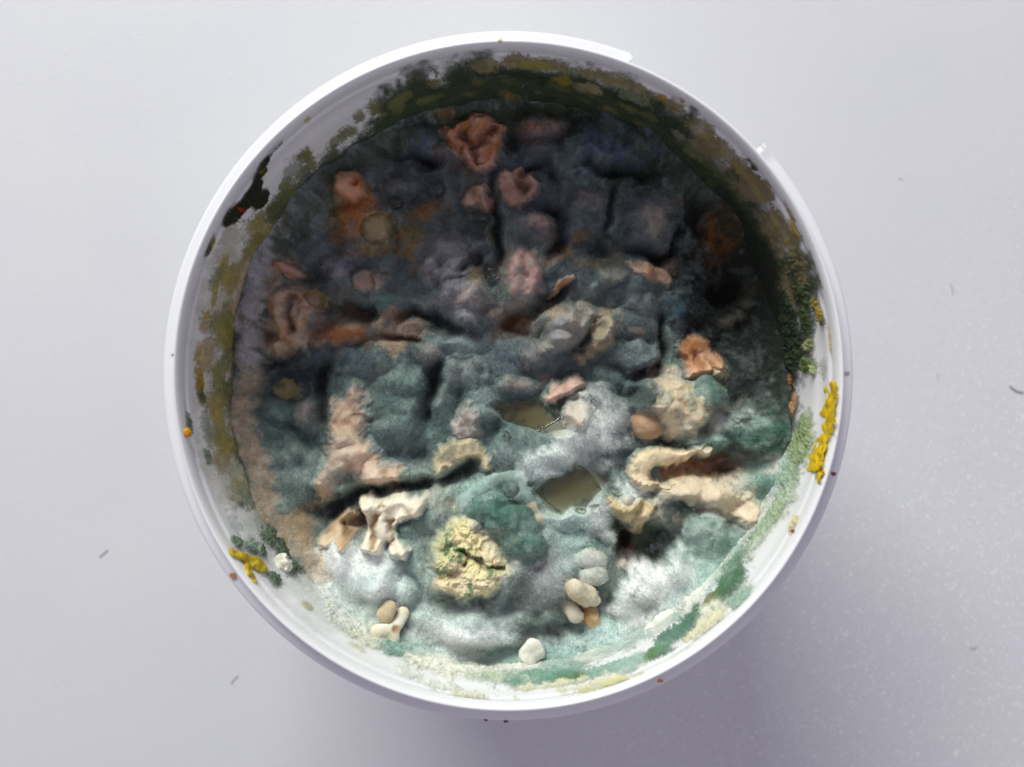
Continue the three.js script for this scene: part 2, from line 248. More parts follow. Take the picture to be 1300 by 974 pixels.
// centre
L(640, 460, 40, 26, 0, 1.4, '#5d6a72', 0.75); L(690, 455, 34, 16, 0, 1.2, '#6b7074', 0.7); L(655, 490, 30, 14, 0, 1.8, '#9c9188', 0.7); K(665, 500, 16, 8, 0, 'slateBlue', 0.6); K(692, 478, 10, 8, 0, 'orange', 0.45);
for (const [u, v] of [[736, 456], [748, 447], [760, 439], [772, 431]]) L(u, v, 12, 9, -35, 1.6, '#b0966c', 0.75);
L(780, 480, 30, 24, 0, 1.6, '#4f625f', 0.8); L(755, 500, 34, 16, -10, 2.0, '#9aa09c', 0.75, { fz: 0.8 }); L(770, 535, 44, 44, 0, 3.0, '#b3bab7', 0.85, { fz: 0.9 }); L(720, 555, 40, 30, 10, 2.6, '#aab8b4', 0.85, { fz: 0.9 });
L(620, 510, 24, 34, 0, 1.0, '#7b908c', 0.75); L(660, 570, 40, 30, 20, 1.4, '#78918b', 0.8); K(640, 540, 24, 26, 0, 'teal', 0.6); L(690, 590, 40, 22, 20, 1.8, '#aebfba', 0.8, { fz: 0.9 });
L(765, 595, 24, 34, 0, 1.4, '#8ea7a0', 0.8); K(768, 600, 14, 22, 0, 'darkTeal', 0.7);
// right middle
L(872, 515, 66, 48, -6, 3.4, '#c9bfa6', 0.92); L(905, 470, 26, 12, -20, 2.6, '#cfb894', 0.85); K(845, 500, 20, 34, 0, '#cdb89a', 0.8); K(905, 500, 32, 24, 0, '#45645a', 0.85); K(880, 505, 14, 26, 10, '#d5d6c8', 0.6); K(925, 532, 34, 16, 6, 'cotton', 0.8, { fz: 1 }); K(885, 536, 30, 16, 0, '#8b9a8a', 0.75);
L(815, 502, 30, 26, 0, 2.6, '#3f524e', 0.9); K(800, 545, 16, 34, 10, '#4c5a5c', 0.7); K(782, 560, 16, 30, 20, '#6a7a7e', 0.6); L(960, 545, 54, 26, 8, 3.4, '#486a60', 0.9); K(988, 552, 32, 20, 0, '#2f4a42', 0.9); K(950, 535, 20, 10, 0, '#b9ccc4', 0.7);
L(898, 562, 28, 12, 0, 1.6, '#8fb8ac', 0.8); K(848, 562, 14, 10, 0, '#2f5248', 0.8);
L(890, 596, 60, 22, 6, -2.0, '#a3683a', 0.92, { fz: 0.02 }); K(875, 600, 44, 14, 0, '#c08850', 0.8, { fz: 0.02 }); K(910, 582, 34, 9, 14, '#6a4022', 0.7, { fz: 0.02 }); K(918, 600, 24, 12, 30, '#6e4424', 0.6, { fz: 0.02 });
L(885, 632, 84, 32, 12, 3.4, '#d8c8b0', 0.95, { fz: 0.4 }); L(800, 622, 28, 18, 0, 2.0, '#d5ddd4', 0.85); K(955, 640, 30, 30, 20, '#dcc4a2', 0.8); K(850, 642, 36, 24, -10, '#5d7464', 0.8); K(868, 642, 16, 14, 0, '#37504c', 0.8); K(905, 658, 44, 16, 16, '#a39a80', 0.7); L(795, 640, 20, 12, 30, 1.6, 'cream', 0.8); K(825, 618, 26, 12, 0, '#e0e2d8', 0.7);
L(968, 602, 38, 28, 30, 2.4, '#86ae9e', 0.85); K(975, 588, 18, 16, 0, '#dcd8c4', 0.8); K(965, 620, 22, 20, 0, '#4f8070', 0.8); K(1000, 565, 18, 36, 0, '#7d8668', 0.65); K(962, 655, 20, 30, -30, '#e6cfae', 0.8); K(945, 665, 30, 12, -20, '#cfd8d0', 0.6);
K(945, 385, 80, 120, 0, '#232821', 0.85, { fz: 0.3 }); K(880, 330, 40, 40, 0, '#2a2f2c', 0.6); K(918, 292, 26, 34, 0, '#7a5222', 0.75, { fz: 0.1 }); K(830, 220, 60, 20, 20, '#2b332f', 0.6); for (const [u, v] of [[952, 368], [948, 384], [938, 399], [924, 409]]) K(u, v, 12, 10, -40, '#63604f', 0.6);  // pit repainted near black, shade put into the mould colour
// lower right
L(820, 695, 40, 36, 0, -4.0, '#4c5a44', 0.85, { fz: 0.2 }); K(802, 712, 20, 14, 0, 'orange', 0.85, { fz: 0.1 }); K(795, 685, 16, 26, 0, '#3c3018', 0.75, { fz: 0.1 }); K(845, 690, 16, 26, 0, '#31453e', 0.8, { fz: 0.2 }); K(822, 690, 12, 26, 0, '#76785a', 0.6);
C(8, 3.4, [[770, 646], [782, 664], [792, 690], [796, 712]], '#3a2f18', 0.75);
L(895, 675, 34, 24, 0, 3.2, '#a9beb6', 0.85, { fz: 0.8 }); K(910, 690, 34, 24, 0, '#8fbfb0', 0.75); L(765, 655, 24, 34, 10, 1.8, '#c5d4cc', 0.8, { fz: 0.9 });
L(835, 740, 52, 32, -18, 4.2, 'cotton', 0.95, { fz: 1 }); L(800, 765, 30, 26, 0, 3.2, 'cotton', 0.9, { fz: 1 }); L(870, 715, 34, 26, -30, 2.8, '#c9ddd5', 0.9, { fz: 1 }); K(880, 720, 24, 30, -30, '#8fbfb2', 0.55);
L(760, 800, 44, 12, -28, 2.0, '#bcd8d6', 0.85, { fz: 1 }); L(710, 828, 40, 12, -22, 1.8, '#b8d4d2', 0.85, { fz: 1 }); K(760, 790, 30, 14, -20, '#9ccfc6', 0.6);
// bottom centre: the big fuzzy mound
L(620, 640, 46, 34, 0, 2.6, '#86a69c', 0.8, { fz: 0.8 }); K(618, 622, 34, 12, -15, 'mint', 0.8, { fz: 1 }); K(630, 645, 34, 16, 0, 'green', 0.85); L(560, 650, 40, 44, 0, 2.2, '#7c9389', 0.75); K(565, 640, 24, 24, 0, 'bone', 0.5); K(585, 668, 26, 20, 0, 'peach', 0.7);
L(545, 690, 50, 60, 0, 1.4, '#7c9890', 0.75); K(505, 665, 26, 22, 0, '#5d8278', 0.7); K(520, 730, 40, 40, 0, '#8ba099', 0.6); L(600, 715, 66, 60, 0, 3.0, '#c9c09a', 0.6); K(600, 765, 50, 20, 0, '#566a52', 0.8); K(640, 770, 60, 22, 10, '#4c5a4c', 0.75);
L(690, 735, 48, 56, -15, 3.0, '#a7aaa9', 0.8, { fz: 0.8 }); K(672, 740, 26, 34, 0, '#66746f', 0.6); K(715, 700, 20, 40, 0, '#5f857c', 0.75); K(690, 775, 44, 34, 0, '#7f8070', 0.6); K(700, 800, 44, 16, -20, '#586458', 0.75); C(9, 3.4, [[655, 800], [690, 806], [722, 800], [745, 786]], '#39433c', 0.6);
L(640, 800, 70, 24, 0, 1.6, '#aebbb6', 0.75, { fz: 0.9 }); L(560, 795, 62, 24, 8, 2.2, '#c3cbcb', 0.85, { fz: 1 }); L(600, 815, 60, 16, 0, 2.0, '#d2dcdc', 0.85, { fz: 1 }); K(520, 765, 34, 20, 20, '#aeb4b2', 0.6);
L(715, 650, 36, 18, 0, 1.0, '#a8c4bc', 0.7, { fz: 0.9 }); K(735, 680, 30, 24, 0, '#7ca198', 0.7); K(745, 690, 14, 16, 0, '#4c7168', 0.6); L(700, 620, 30, 26, 0, 0.8, '#9fb5ae', 0.6);
// lower left cotton
L(450, 725, 60, 40, 20, 3.4, 'cotton', 0.9, { fz: 1, rag: 0.3 }); L(425, 700, 30, 26, 0, 2.0, '#d5ddd8', 0.9, { fz: 1 }); L(490, 745, 40, 34, 0, 2.4, '#cddbd6', 0.85, { fz: 1 }); K(455, 745, 40, 16, 20, 'mint', 0.7, { fz: 1 }); K(500, 720, 30, 22, 0, '#bcd0c9', 0.7); K(480, 770, 30, 20, 0, '#9cc0b6', 0.6);
L(455, 664, 22, 20, 0, -2.4, 'brown', 0.7, { fz: 0.1 }); K(436, 668, 20, 16, -40, 'tan', 0.8, { fz: 0.2 });
for (const [u, v, ru, rv, rot, w] of [[835, 742, 46, 26, -18, 0.9], [805, 765, 26, 22, 0, 0.85], [865, 718, 26, 18, -30, 0.75], [445, 722, 52, 30, 20, 0.9], [425, 702, 26, 22, 0, 0.85], [470, 752, 40, 20, 25, 0.7], [560, 800, 50, 14, 8, 0.8], [605, 814, 50, 10, 0, 0.8], [745, 545, 34, 26, -30, 0.55], [760, 660, 20, 26, 0, 0.7], [720, 580, 34, 18, -20, 0.6], [820, 790, 40, 14, -20, 0.7]]) K(u, v, ru, rv, rot, 'cotton', w, { fz: 1, rag: 0.35, grain: 0.05 });
for (const [u, v, ru, rv, rot, c, w] of [[600, 785, 90, 26, 4, '#c4d8d0', 0.7], [500, 770, 46, 34, 20, '#cde2da', 0.75], [530, 735, 26, 40, 0, '#a9c4ba', 0.6], [690, 790, 50, 26, -20, '#a3b8ae', 0.65], [640, 740, 30, 30, 0, '#8fa69c', 0.5], [725, 700, 34, 50, 0, '#b9d4ca', 0.6], [790, 800, 50, 20, -25, '#d3e6df', 0.75], [460, 745, 60, 40, 20, '#e4efeb', 0.8], [600, 625, 40, 18, -10, '#a5c6bb', 0.6], [890, 700, 36, 34, -20, '#bfdbd1', 0.7], [470, 795, 50, 26, 25, '#d3e2da', 0.75], [420, 760, 26, 34, 20, '#dfe8e3', 0.75], [560, 828, 70, 18, 6, '#dbe6e0', 0.75], [575, 806, 70, 18, 6, '#eef2ef', 0.9], [835, 745, 50, 30, -20, '#f4f6f4', 0.85], [650, 838, 70, 18, 0, '#b5d2c8', 0.7], [760, 818, 60, 20, -22, '#c9e0d8', 0.75], [850, 775, 50, 26, -36, '#dce9e4', 0.75], [905, 720, 30, 40, -30, '#b9d6cb', 0.7], [700, 735, 36, 44, -10, '#b9bebd', 0.6], [730, 665, 36, 26, 0, '#c3dbd2', 0.65], [692, 590, 46, 20, 20, '#dbe6e1', 0.85], [640, 585, 36, 18, 30, '#a9bdb6', 0.6], [700, 665, 40, 22, 0, '#bfd5cd', 0.6], [750, 555, 44, 50, -20, '#d9dcd8', 0.8], [715, 575, 44, 26, 10, '#d3dcd7', 0.75], [600, 655, 40, 16, 0, '#a9c7bb', 0.4], [530, 700, 26, 34, 0, '#9db5ab', 0.5]]) K(u, v, ru, rv, rot, c, w, { fz: 0.95, rag: 0.4 });
K(470, 735, 34, 12, 10, '#b9dbd2', 0.5, { fz: 1 }); K(855, 745, 16, 26, 0, '#c5e0da', 0.5, { fz: 1 });
// rim of the mass against the wall
for (let a = 152; a < 226; a += 2.5) { const t = a * Math.PI / 180, q = 336 + 5 * Math.sin(a * 0.31); L(650 + q * Math.cos(t), 487 - q * Math.sin(t), 18, 24, a - 180, 0.5, a > 176 ? (Math.sin(a) > 0 ? '#cbb493' : '#bfa67f') : '#a59880', 0.5, { fz: 0.3, rag: 0.2 }); }
K(380, 665, 26, 26, 40, '#b08c54', 0.7);
// pale strip of cotton along the left edge
for (const [u, v] of [[352, 285], [341, 312], [333, 340], [329, 368], [326, 396], [322, 424], [317, 452]]) L(u, v, 17, 22, 12, 1.9, '#b4b2b8', 0.9, { fz: 1, rag: 0.25 });
for (const [u, v, c] of [[470, 800, '#cfd8c4'], [520, 830, '#8fb5a6'], [580, 845, '#dfe2d0'], [640, 846, '#9cc0b2'], [720, 846, '#7fb09e'], [790, 826, '#a9c9bd'], [850, 792, '#d9decf'], [900, 745, '#9cc4b4'], [930, 690, '#8cb49c']]) K(u, v, 40, 24, 0, c, 0.75, { fz: 0.7 });
// the mould climbs the wall at its edge, and cottony growth smooths what it covers
for (let j = 0; j < N; j++) for (let i = 0; i < N; i++) {
  const x = i * CELL - HALF - TUB[0], z = j * CELL - HALF - TUB[1], k = j * N + i, e = wallR(H[k]) - Math.hypot(x, z), a = Math.atan2(-z, x);
  if (e < 7) { const up = sstep(0.25, -0.5, Math.sin(a) - 0.2 * Math.cos(a)), t = clamp(1 - e / 7); H[k] = lerp(H[k], 39.5 + 1.2 * noise(x * 0.2, z * 0.2, 4), 0.75 * up * sstep(0, 0.8, t)) + up * 2.6 * t * t * t + (1 - up) * 4.2 * Math.pow(t, 4); }
}
{
  const T = new Float32Array(N * N), B = new Float32Array(N * N), r = 9, w = []; for (let q = -r; q <= r; q++) w.push(Math.exp(-q * q / 40));
  const sum = w.reduce((a, b) => a + b), pass = (from, to, step) => { for (let j = 0; j < N; j++) for (let i = 0; i < N; i++) { let v = 0; for (let q = -r; q <= r; q++) { const a = step === 1 ? j * N + clamp(i + q, 0, N - 1) : clamp(j + q, 0, N - 1) * N + i; v += from[a] * w[q + r]; } to[j * N + i] = v / sum; } };
  pass(H, T, 1); pass(T, B, N); for (let k = 0; k < N * N; k++) H[k] = lerp(H[k], B[k], 0.5 + 0.5 * sstep(0.5, 0.9, FZ[k]));
}
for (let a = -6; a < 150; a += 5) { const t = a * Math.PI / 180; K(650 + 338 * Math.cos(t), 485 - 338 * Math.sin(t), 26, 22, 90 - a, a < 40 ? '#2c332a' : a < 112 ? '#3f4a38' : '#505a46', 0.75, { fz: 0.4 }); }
// bloom and spores; more bloom on the near half paints in its stronger light
for (let j = 0; j < N; j++) for (let i = 0; i < N; i++) {
  const x = i * CELL - HALF, z = j * CELL - HALF, k = j * N + i;
  const f = FZ[k];
  H[k] += (0.42 - 0.22 * f) * fbm(x * 0.45, z * 0.45, 2, 3) + (0.11 - 0.07 * f) * fbm(x * 1.6, z * 1.6, 6, 2) + 0.035 * noise(x * 5.5, z * 5.5, 8);
  const s = fbm(x * 1.3, z * 1.3, 11, 3), g = noise(x * 6.3, z * 6.3, 5), m = 1 + (0.34 - 0.22 * f) * s + (0.24 - 0.12 * f) * g + 0.10 * noise(x * 11, z * 11, 3);
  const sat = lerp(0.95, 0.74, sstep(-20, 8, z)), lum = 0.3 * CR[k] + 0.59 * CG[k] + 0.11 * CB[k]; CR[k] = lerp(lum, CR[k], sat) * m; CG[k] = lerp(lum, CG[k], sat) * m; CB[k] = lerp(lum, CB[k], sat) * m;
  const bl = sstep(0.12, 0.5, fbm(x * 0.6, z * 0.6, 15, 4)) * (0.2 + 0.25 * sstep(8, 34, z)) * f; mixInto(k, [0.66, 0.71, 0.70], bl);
}
function FLAT(u, v, ru, rv, rot, sink) {                           // liquid lies in a level dip
  let sum = 0, n = 0; over(u, v, ru, rv, rot, 0, (k, d) => { if (d < 0.9) { sum += H[k]; n++; } }, 40);
  const y = sum / n - sink; over(u, v, ru, rv, rot, 0.4, (k, d) => { H[k] = lerp(H[k], y + 0.04 * (H[k] - sum / n), sstep(1.25, 0.85, d)); }, 40);
}
K(676, 530, 48, 17, -18, '#a39c80', 0.9, { fz: 0.05, wet: 1, rag: 0.2 }); K(726, 626, 48, 24, 22, '#a8a184', 0.9, { fz: 0.05, wet: 1, rag: 0.2 }); K(477, 289, 22, 21, 0, '#c4b896', 0.9, { fz: 0, wet: 1, rag: 0.2 }); K(361, 495, 19, 15, -20, '#c4bd90', 0.9, { fz: 0, wet: 1, rag: 0.2 }); K(400, 381, 17, 14, 0, '#b8a67c', 0.8, { fz: 0, wet: 1 });
FLAT(676, 530, 48, 16, -18, 1.7); FLAT(726, 626, 46, 24, 22, 1.9); FLAT(477, 289, 22, 21, 0, 0.3); FLAT(361, 495, 19, 15, -20, 0.3);
const bil = (A, x, z) => { const a = clamp(toI(x), 0, N - 1.001), b = clamp(toI(z), 0, N - 1.001), i = Math.floor(a), j = Math.floor(b), k = j * N + i, u = a - i, v = b - j; return lerp(lerp(A[k], A[k + 1], u), lerp(A[k + N], A[k + N + 1], u), v); };
const matY = (u, v) => { let y = 36; for (let n = 0; n < 4; n++) { const [x, z] = plan(u, v, y); y = bil(H, x, z); } return y; };
const matColor = (x, z) => [bil(CR, x, z), bil(CG, x, z), bil(CB, x, z)];

const mould = group('mouldy_food', 'wrinkled mass of blue-grey, teal and white mould covering the food inside the tub', 'mouldy food', [TUB[0] * MM, 20 * MM, TUB[1] * MM]);
{
  const map = new Int32Array(N * N).fill(-1), pos = [], c = [], idx = [];
  for (let j = 0; j < N; j++) for (let i = 0; i < N; i++) {
    const x = i * CELL - HALF, z = j * CELL - HALF, k = j * N + i, r = Math.hypot(x - TUB[0], z - TUB[1]);
    if (r > wallR(H[k]) + 0.45) continue;
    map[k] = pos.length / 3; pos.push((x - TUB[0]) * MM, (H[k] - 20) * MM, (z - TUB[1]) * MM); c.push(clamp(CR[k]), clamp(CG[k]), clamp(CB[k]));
  }
  for (let j = 0; j < N - 1; j++) for (let i = 0; i < N - 1; i++) {
    const a = map[j * N + i], b = map[j * N + i + 1], d = map[(j + 1) * N + i], e = map[(j + 1) * N + i + 1];
    if (a >= 0 && d >= 0 && b >= 0) idx.push(a, d, b); if (b >= 0 && d >= 0 && e >= 0) idx.push(b, d, e);
  }
  const m = new THREE.MeshPhysicalMaterial({ vertexColors: true, roughness: 0.85, specularIntensity: 0.35, sheen: 0.35, sheenRoughness: 0.6, sheenColor: new THREE.Color(0.8, 0.85, 0.85) });
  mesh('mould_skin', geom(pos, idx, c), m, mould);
}
const fuzzSpots = [];                                              // [x, y, z, nx, ny, nz, r, g, b, length], filled below and by the chunks

// ---------- chunks of food and mould that stand out of the mass ----------
const smin = (a, b, k) => { const h = Math.max(k - Math.abs(a - b), 0) / k; return Math.min(a, b) - h * h * k * 0.25; };
function nets(f, lo, hi, cell) {
  const n = [0, 1, 2].map((q) => Math.ceil((hi[q] - lo[q]) / cell) + 1), [nx, ny, nz] = n, S = new Float32Array(nx * ny * nz), id = new Int32Array(nx * ny * nz).fill(-1), pos = [], idx = [];
  const at = (i, j, k) => i + nx * (j + ny * k);
  for (let k = 0; k < nz; k++) for (let j = 0; j < ny; j++) for (let i = 0; i < nx; i++) S[at(i, j, k)] = f(lo[0] + i * cell, lo[1] + j * cell, lo[2] + k * cell);
  const E = [[0, 1], [0, 2], [0, 4], [1, 3], [1, 5], [2, 3], [2, 6], [3, 7], [4, 5], [4, 6], [5, 7], [6, 7]], cs = new Float32Array(8);
  for (let k = 0; k < nz - 1; k++) for (let j = 0; j < ny - 1; j++) for (let i = 0; i < nx - 1; i++) {
    let m = 0; for (let c = 0; c < 8; c++) { cs[c] = S[at(i + (c & 1), j + ((c >> 1) & 1), k + (c >> 2))]; if (cs[c] < 0) m |= 1 << c; }
    if (m === 0 || m === 255) continue;
    let x = 0, y = 0, z = 0, t = 0;
    for (const [a, b] of E) if ((cs[a] < 0) !== (cs[b] < 0)) { const w = cs[a] / (cs[a] - cs[b]); x += lerp(a & 1, b & 1, w); y += lerp((a >> 1) & 1, (b >> 1) & 1, w); z += lerp(a >> 2, b >> 2, w); t++; }
    id[at(i, j, k)] = pos.length / 3; pos.push(lo[0] + (i + x / t) * cell, lo[1] + (j + y / t) * cell, lo[2] + (k + z / t) * cell);
  }
  const quad = (a, b, c, d, flip) => { if (a < 0 || b < 0 || c < 0 || d < 0) return; flip ? idx.push(a, c, b, a, d, c) : idx.push(a, b, c, a, c, d); };
  for (let k = 1; k < nz - 1; k++) for (let j = 1; j < ny - 1; j++) for (let i = 1; i < nx - 1; i++) {
    const s = S[at(i, j, k)] < 0;
    if (s !== S[at(i + 1, j, k)] < 0) quad(id[at(i, j - 1, k - 1)], id[at(i, j, k - 1)], id[at(i, j, k)], id[at(i, j - 1, k)], !s);
    if (s !== S[at(i, j + 1, k)] < 0) quad(id[at(i - 1, j, k - 1)], id[at(i - 1, j, k)], id[at(i, j, k)], id[at(i, j, k - 1)], !s);
    if (s !== S[at(i, j, k + 1)] < 0) quad(id[at(i - 1, j - 1, k)], id[at(i, j - 1, k)], id[at(i, j, k)], id[at(i - 1, j, k)], !s);
  }
  return { pos, idx };
}
const flesh = new THREE.MeshPhysicalMaterial({ vertexColors: true, roughness: 0.6, specularIntensity: 0.5, sheen: 0.25, sheenRoughness: 0.6, sheenColor: new THREE.Color(0.9, 0.88, 0.84), side: THREE.DoubleSide });
const fuzzy = new THREE.MeshPhysicalMaterial({ vertexColors: true, roughness: 0.95, specularIntensity: 0.2, sheen: 0.4, sheenRoughness: 0.7, sheenColor: new THREE.Color(0.75, 0.85, 0.8) });
// chains: lists of [u, v, height above the mould, radius] joined into tapering rolls; dents are cut out the same way
function chunk(name, label, category, chains, o = {}) {
  const place = ([u, v, dy, r]) => { let y = matY(u, v) + dy * (o.up ?? 0.72); const [x, z] = plan(u, v, y), s = (EYE - y) / LENS; return [x, y, z, r * s * (o.fat ?? 1.22)]; };
  const ch = chains.map((c) => c.map(place)), de = (o.dents ?? []).map((c) => c.map(place)), all = ch.flat(), flat = o.flat ?? 0.66, k = o.k ?? 1.2, amp = 0.75 * (o.amp ?? 0.35), fr = o.freq ?? 0.55;
  const seg = (x, y, z, a, b) => {
    const bx = b[0] - a[0], by = b[1] - a[1], bz = b[2] - a[2], l = bx * bx + by * by + bz * bz, t = l ? clamp(((x - a[0]) * bx + (y - a[1]) * by + (z - a[2]) * bz) / l) : 0;
    return Math.hypot(x - a[0] - bx * t, (y - a[1] - by * t) / flat, z - a[2] - bz * t) - lerp(a[3], b[3], t);
  };
  const chain = (x, y, z, c) => { let d = 1e9; if (c.length === 1) return seg(x, y, z, c[0], c[0]); for (let n = 0; n + 1 < c.length; n++) d = Math.min(d, seg(x, y, z, c[n], c[n + 1])); return d; };
  const body = (x, y, z) => {
    let d = 1e9; for (const c of ch) d = d > 1e8 ? chain(x, y, z, c) : smin(d, chain(x, y, z, c), k);
    for (const c of de) d = -smin(-d, chain(x, y, z, c), o.dk ?? 0.8);
    return d + amp * 1.3 * noise(x * fr * 0.6, y * fr * 0.6, z * fr * 0.6 + 5) + amp * noise(x * fr, y * fr, z * fr) + amp * (o.soft === undefined ? 0.6 : 0.3) * (Math.abs(noise(x * fr * 1.5 + 3, y * fr * 1.5, z * fr * 1.5)) - 0.3) * -1.4 + amp * 0.3 * noise(x * fr * 2.7 + 8, y * fr * 2.7, z * fr * 2.7) + (o.fine ?? 0.025) * noise(x * 2.8, y * 2.8, z * 2.8);
  };
  // the chunk swells out of the mould: the two surfaces run into each other, and the skirt dips under the mould at its edge
  const kb = o.blend ?? 2.9, f = (x, y, z) => { const d = body(x, y, z); return smin(d, y - bil(H, x, z) - 0.04 + 0.4 * sstep(kb * 0.4, kb * 1.15, d), kb); };
  const pad = 3.5, lo = [0, 1, 2].map((q) => Math.min(...all.map((p) => p[q] - p[3])) - pad), hi = [0, 1, 2].map((q) => Math.max(...all.map((p) => p[q] + p[3])) + pad);
  const raw = nets((x, y, z) => Math.max(f(x, y, z), Math.hypot(x - TUB[0], z - TUB[1]) - wallR(y) - 0.4), lo, hi, o.cell ?? 0.26), keep = [], pos = [], idx = [], far = [];
  for (let n = 0; n < raw.pos.length; n += 3) { const [x, y, z] = raw.pos.slice(n, n + 3), d = body(x, y, z); if (d > kb * 1.2 || (d > kb * 0.3 && y < bil(H, x, z) - 0.9)) { keep.push(-1); continue; } keep.push(pos.length / 3); pos.push(x, y, z); far.push(d); }
  for (let n = 0; n < raw.idx.length; n += 3) { const [a, b, e] = raw.idx.slice(n, n + 3).map((q) => keep[q]); if (a >= 0 && b >= 0 && e >= 0) idx.push(a, b, e); }
  const c = [], A = col(o.c ?? 'tan'), B = col(o.c2 ?? o.c ?? 'tan'), D = col(o.in ?? o.c2 ?? 'brown'), out = [];
  const cx = (lo[0] + hi[0]) / 2, cz = (lo[2] + hi[2]) / 2, y0 = lo[1] + pad;
  for (let n = 0; n < pos.length; n += 3) {
    const x = pos[n], y = pos[n + 1], z = pos[n + 2], t = sstep(-0.25, 0.3, fbm(x * 0.45, y * 0.45, z * 0.45, 3)), w = [0, 0, 0];
    let inside = 0; for (const q of de) inside = Math.max(inside, sstep(0.55, -0.1, chain(x, y, z, q)));
    const ragged = 0.55 * fbm(x * 0.6, y * 0.6, z * 0.6, 3), low = Math.max(sstep((o.soft ?? -0.75), 0.85, far[n / 3] + 0.7 * ragged + 0.25 * noise(x * 3.4, y * 3.4, z * 3.4)) / (o.grown ?? 0.8), sstep(o.over ?? 0.6, -0.2, y - bil(H, x, z) + ragged)), M = matColor(x, z), g = 1 + 0.10 * noise(x * 5, y * 5, z * 5) + 0.12 * fbm(x * 1.2, y * 1.2, z * 1.2, 2);
    const spot = (o.spots ?? (o.soft === undefined ? 0.5 : 0)) * sstep(0.02, 0.4, fbm(x * 0.55 + 20, y * 0.55, z * 0.55, 4)), T = col(o.spotColor ?? (z < 0 ? 'slate' : 'greyTeal'));
    for (let q = 0; q < 3; q++) { w[q] = lerp(lerp(A[q], B[q], t), D[q], inside * (o.stain ?? 0.85)); w[q] = lerp(w[q], T[q], spot); w[q] = clamp(lerp(w[q], M[q], Math.min(1, low * (o.grown ?? 0.8))) * g); }
    c.push(...w); out.push((x - cx) * MM, (y - y0) * MM, (z - cz) * MM);
  }
  const g = geom(out, idx, c), m = mesh(name, g, o.fuzzy ? fuzzy : flesh);
  m.position.set(cx * MM, y0 * MM, cz * MM);
  if (o.hair) { const nn = g.attributes.normal; for (let n = 0; n < pos.length / 3; n++) if (nn.getY(n) > -0.1 && far[n] < 0.5 && rnd() < o.hair) fuzzSpots.push([pos[n * 3], pos[n * 3 + 1], pos[n * 3 + 2], nn.getX(n), nn.getY(n), nn.getZ(n), c[n * 3], c[n * 3 + 1], c[n * 3 + 2], 0.4]); }
  return tag(m, label, category, o.group);
}
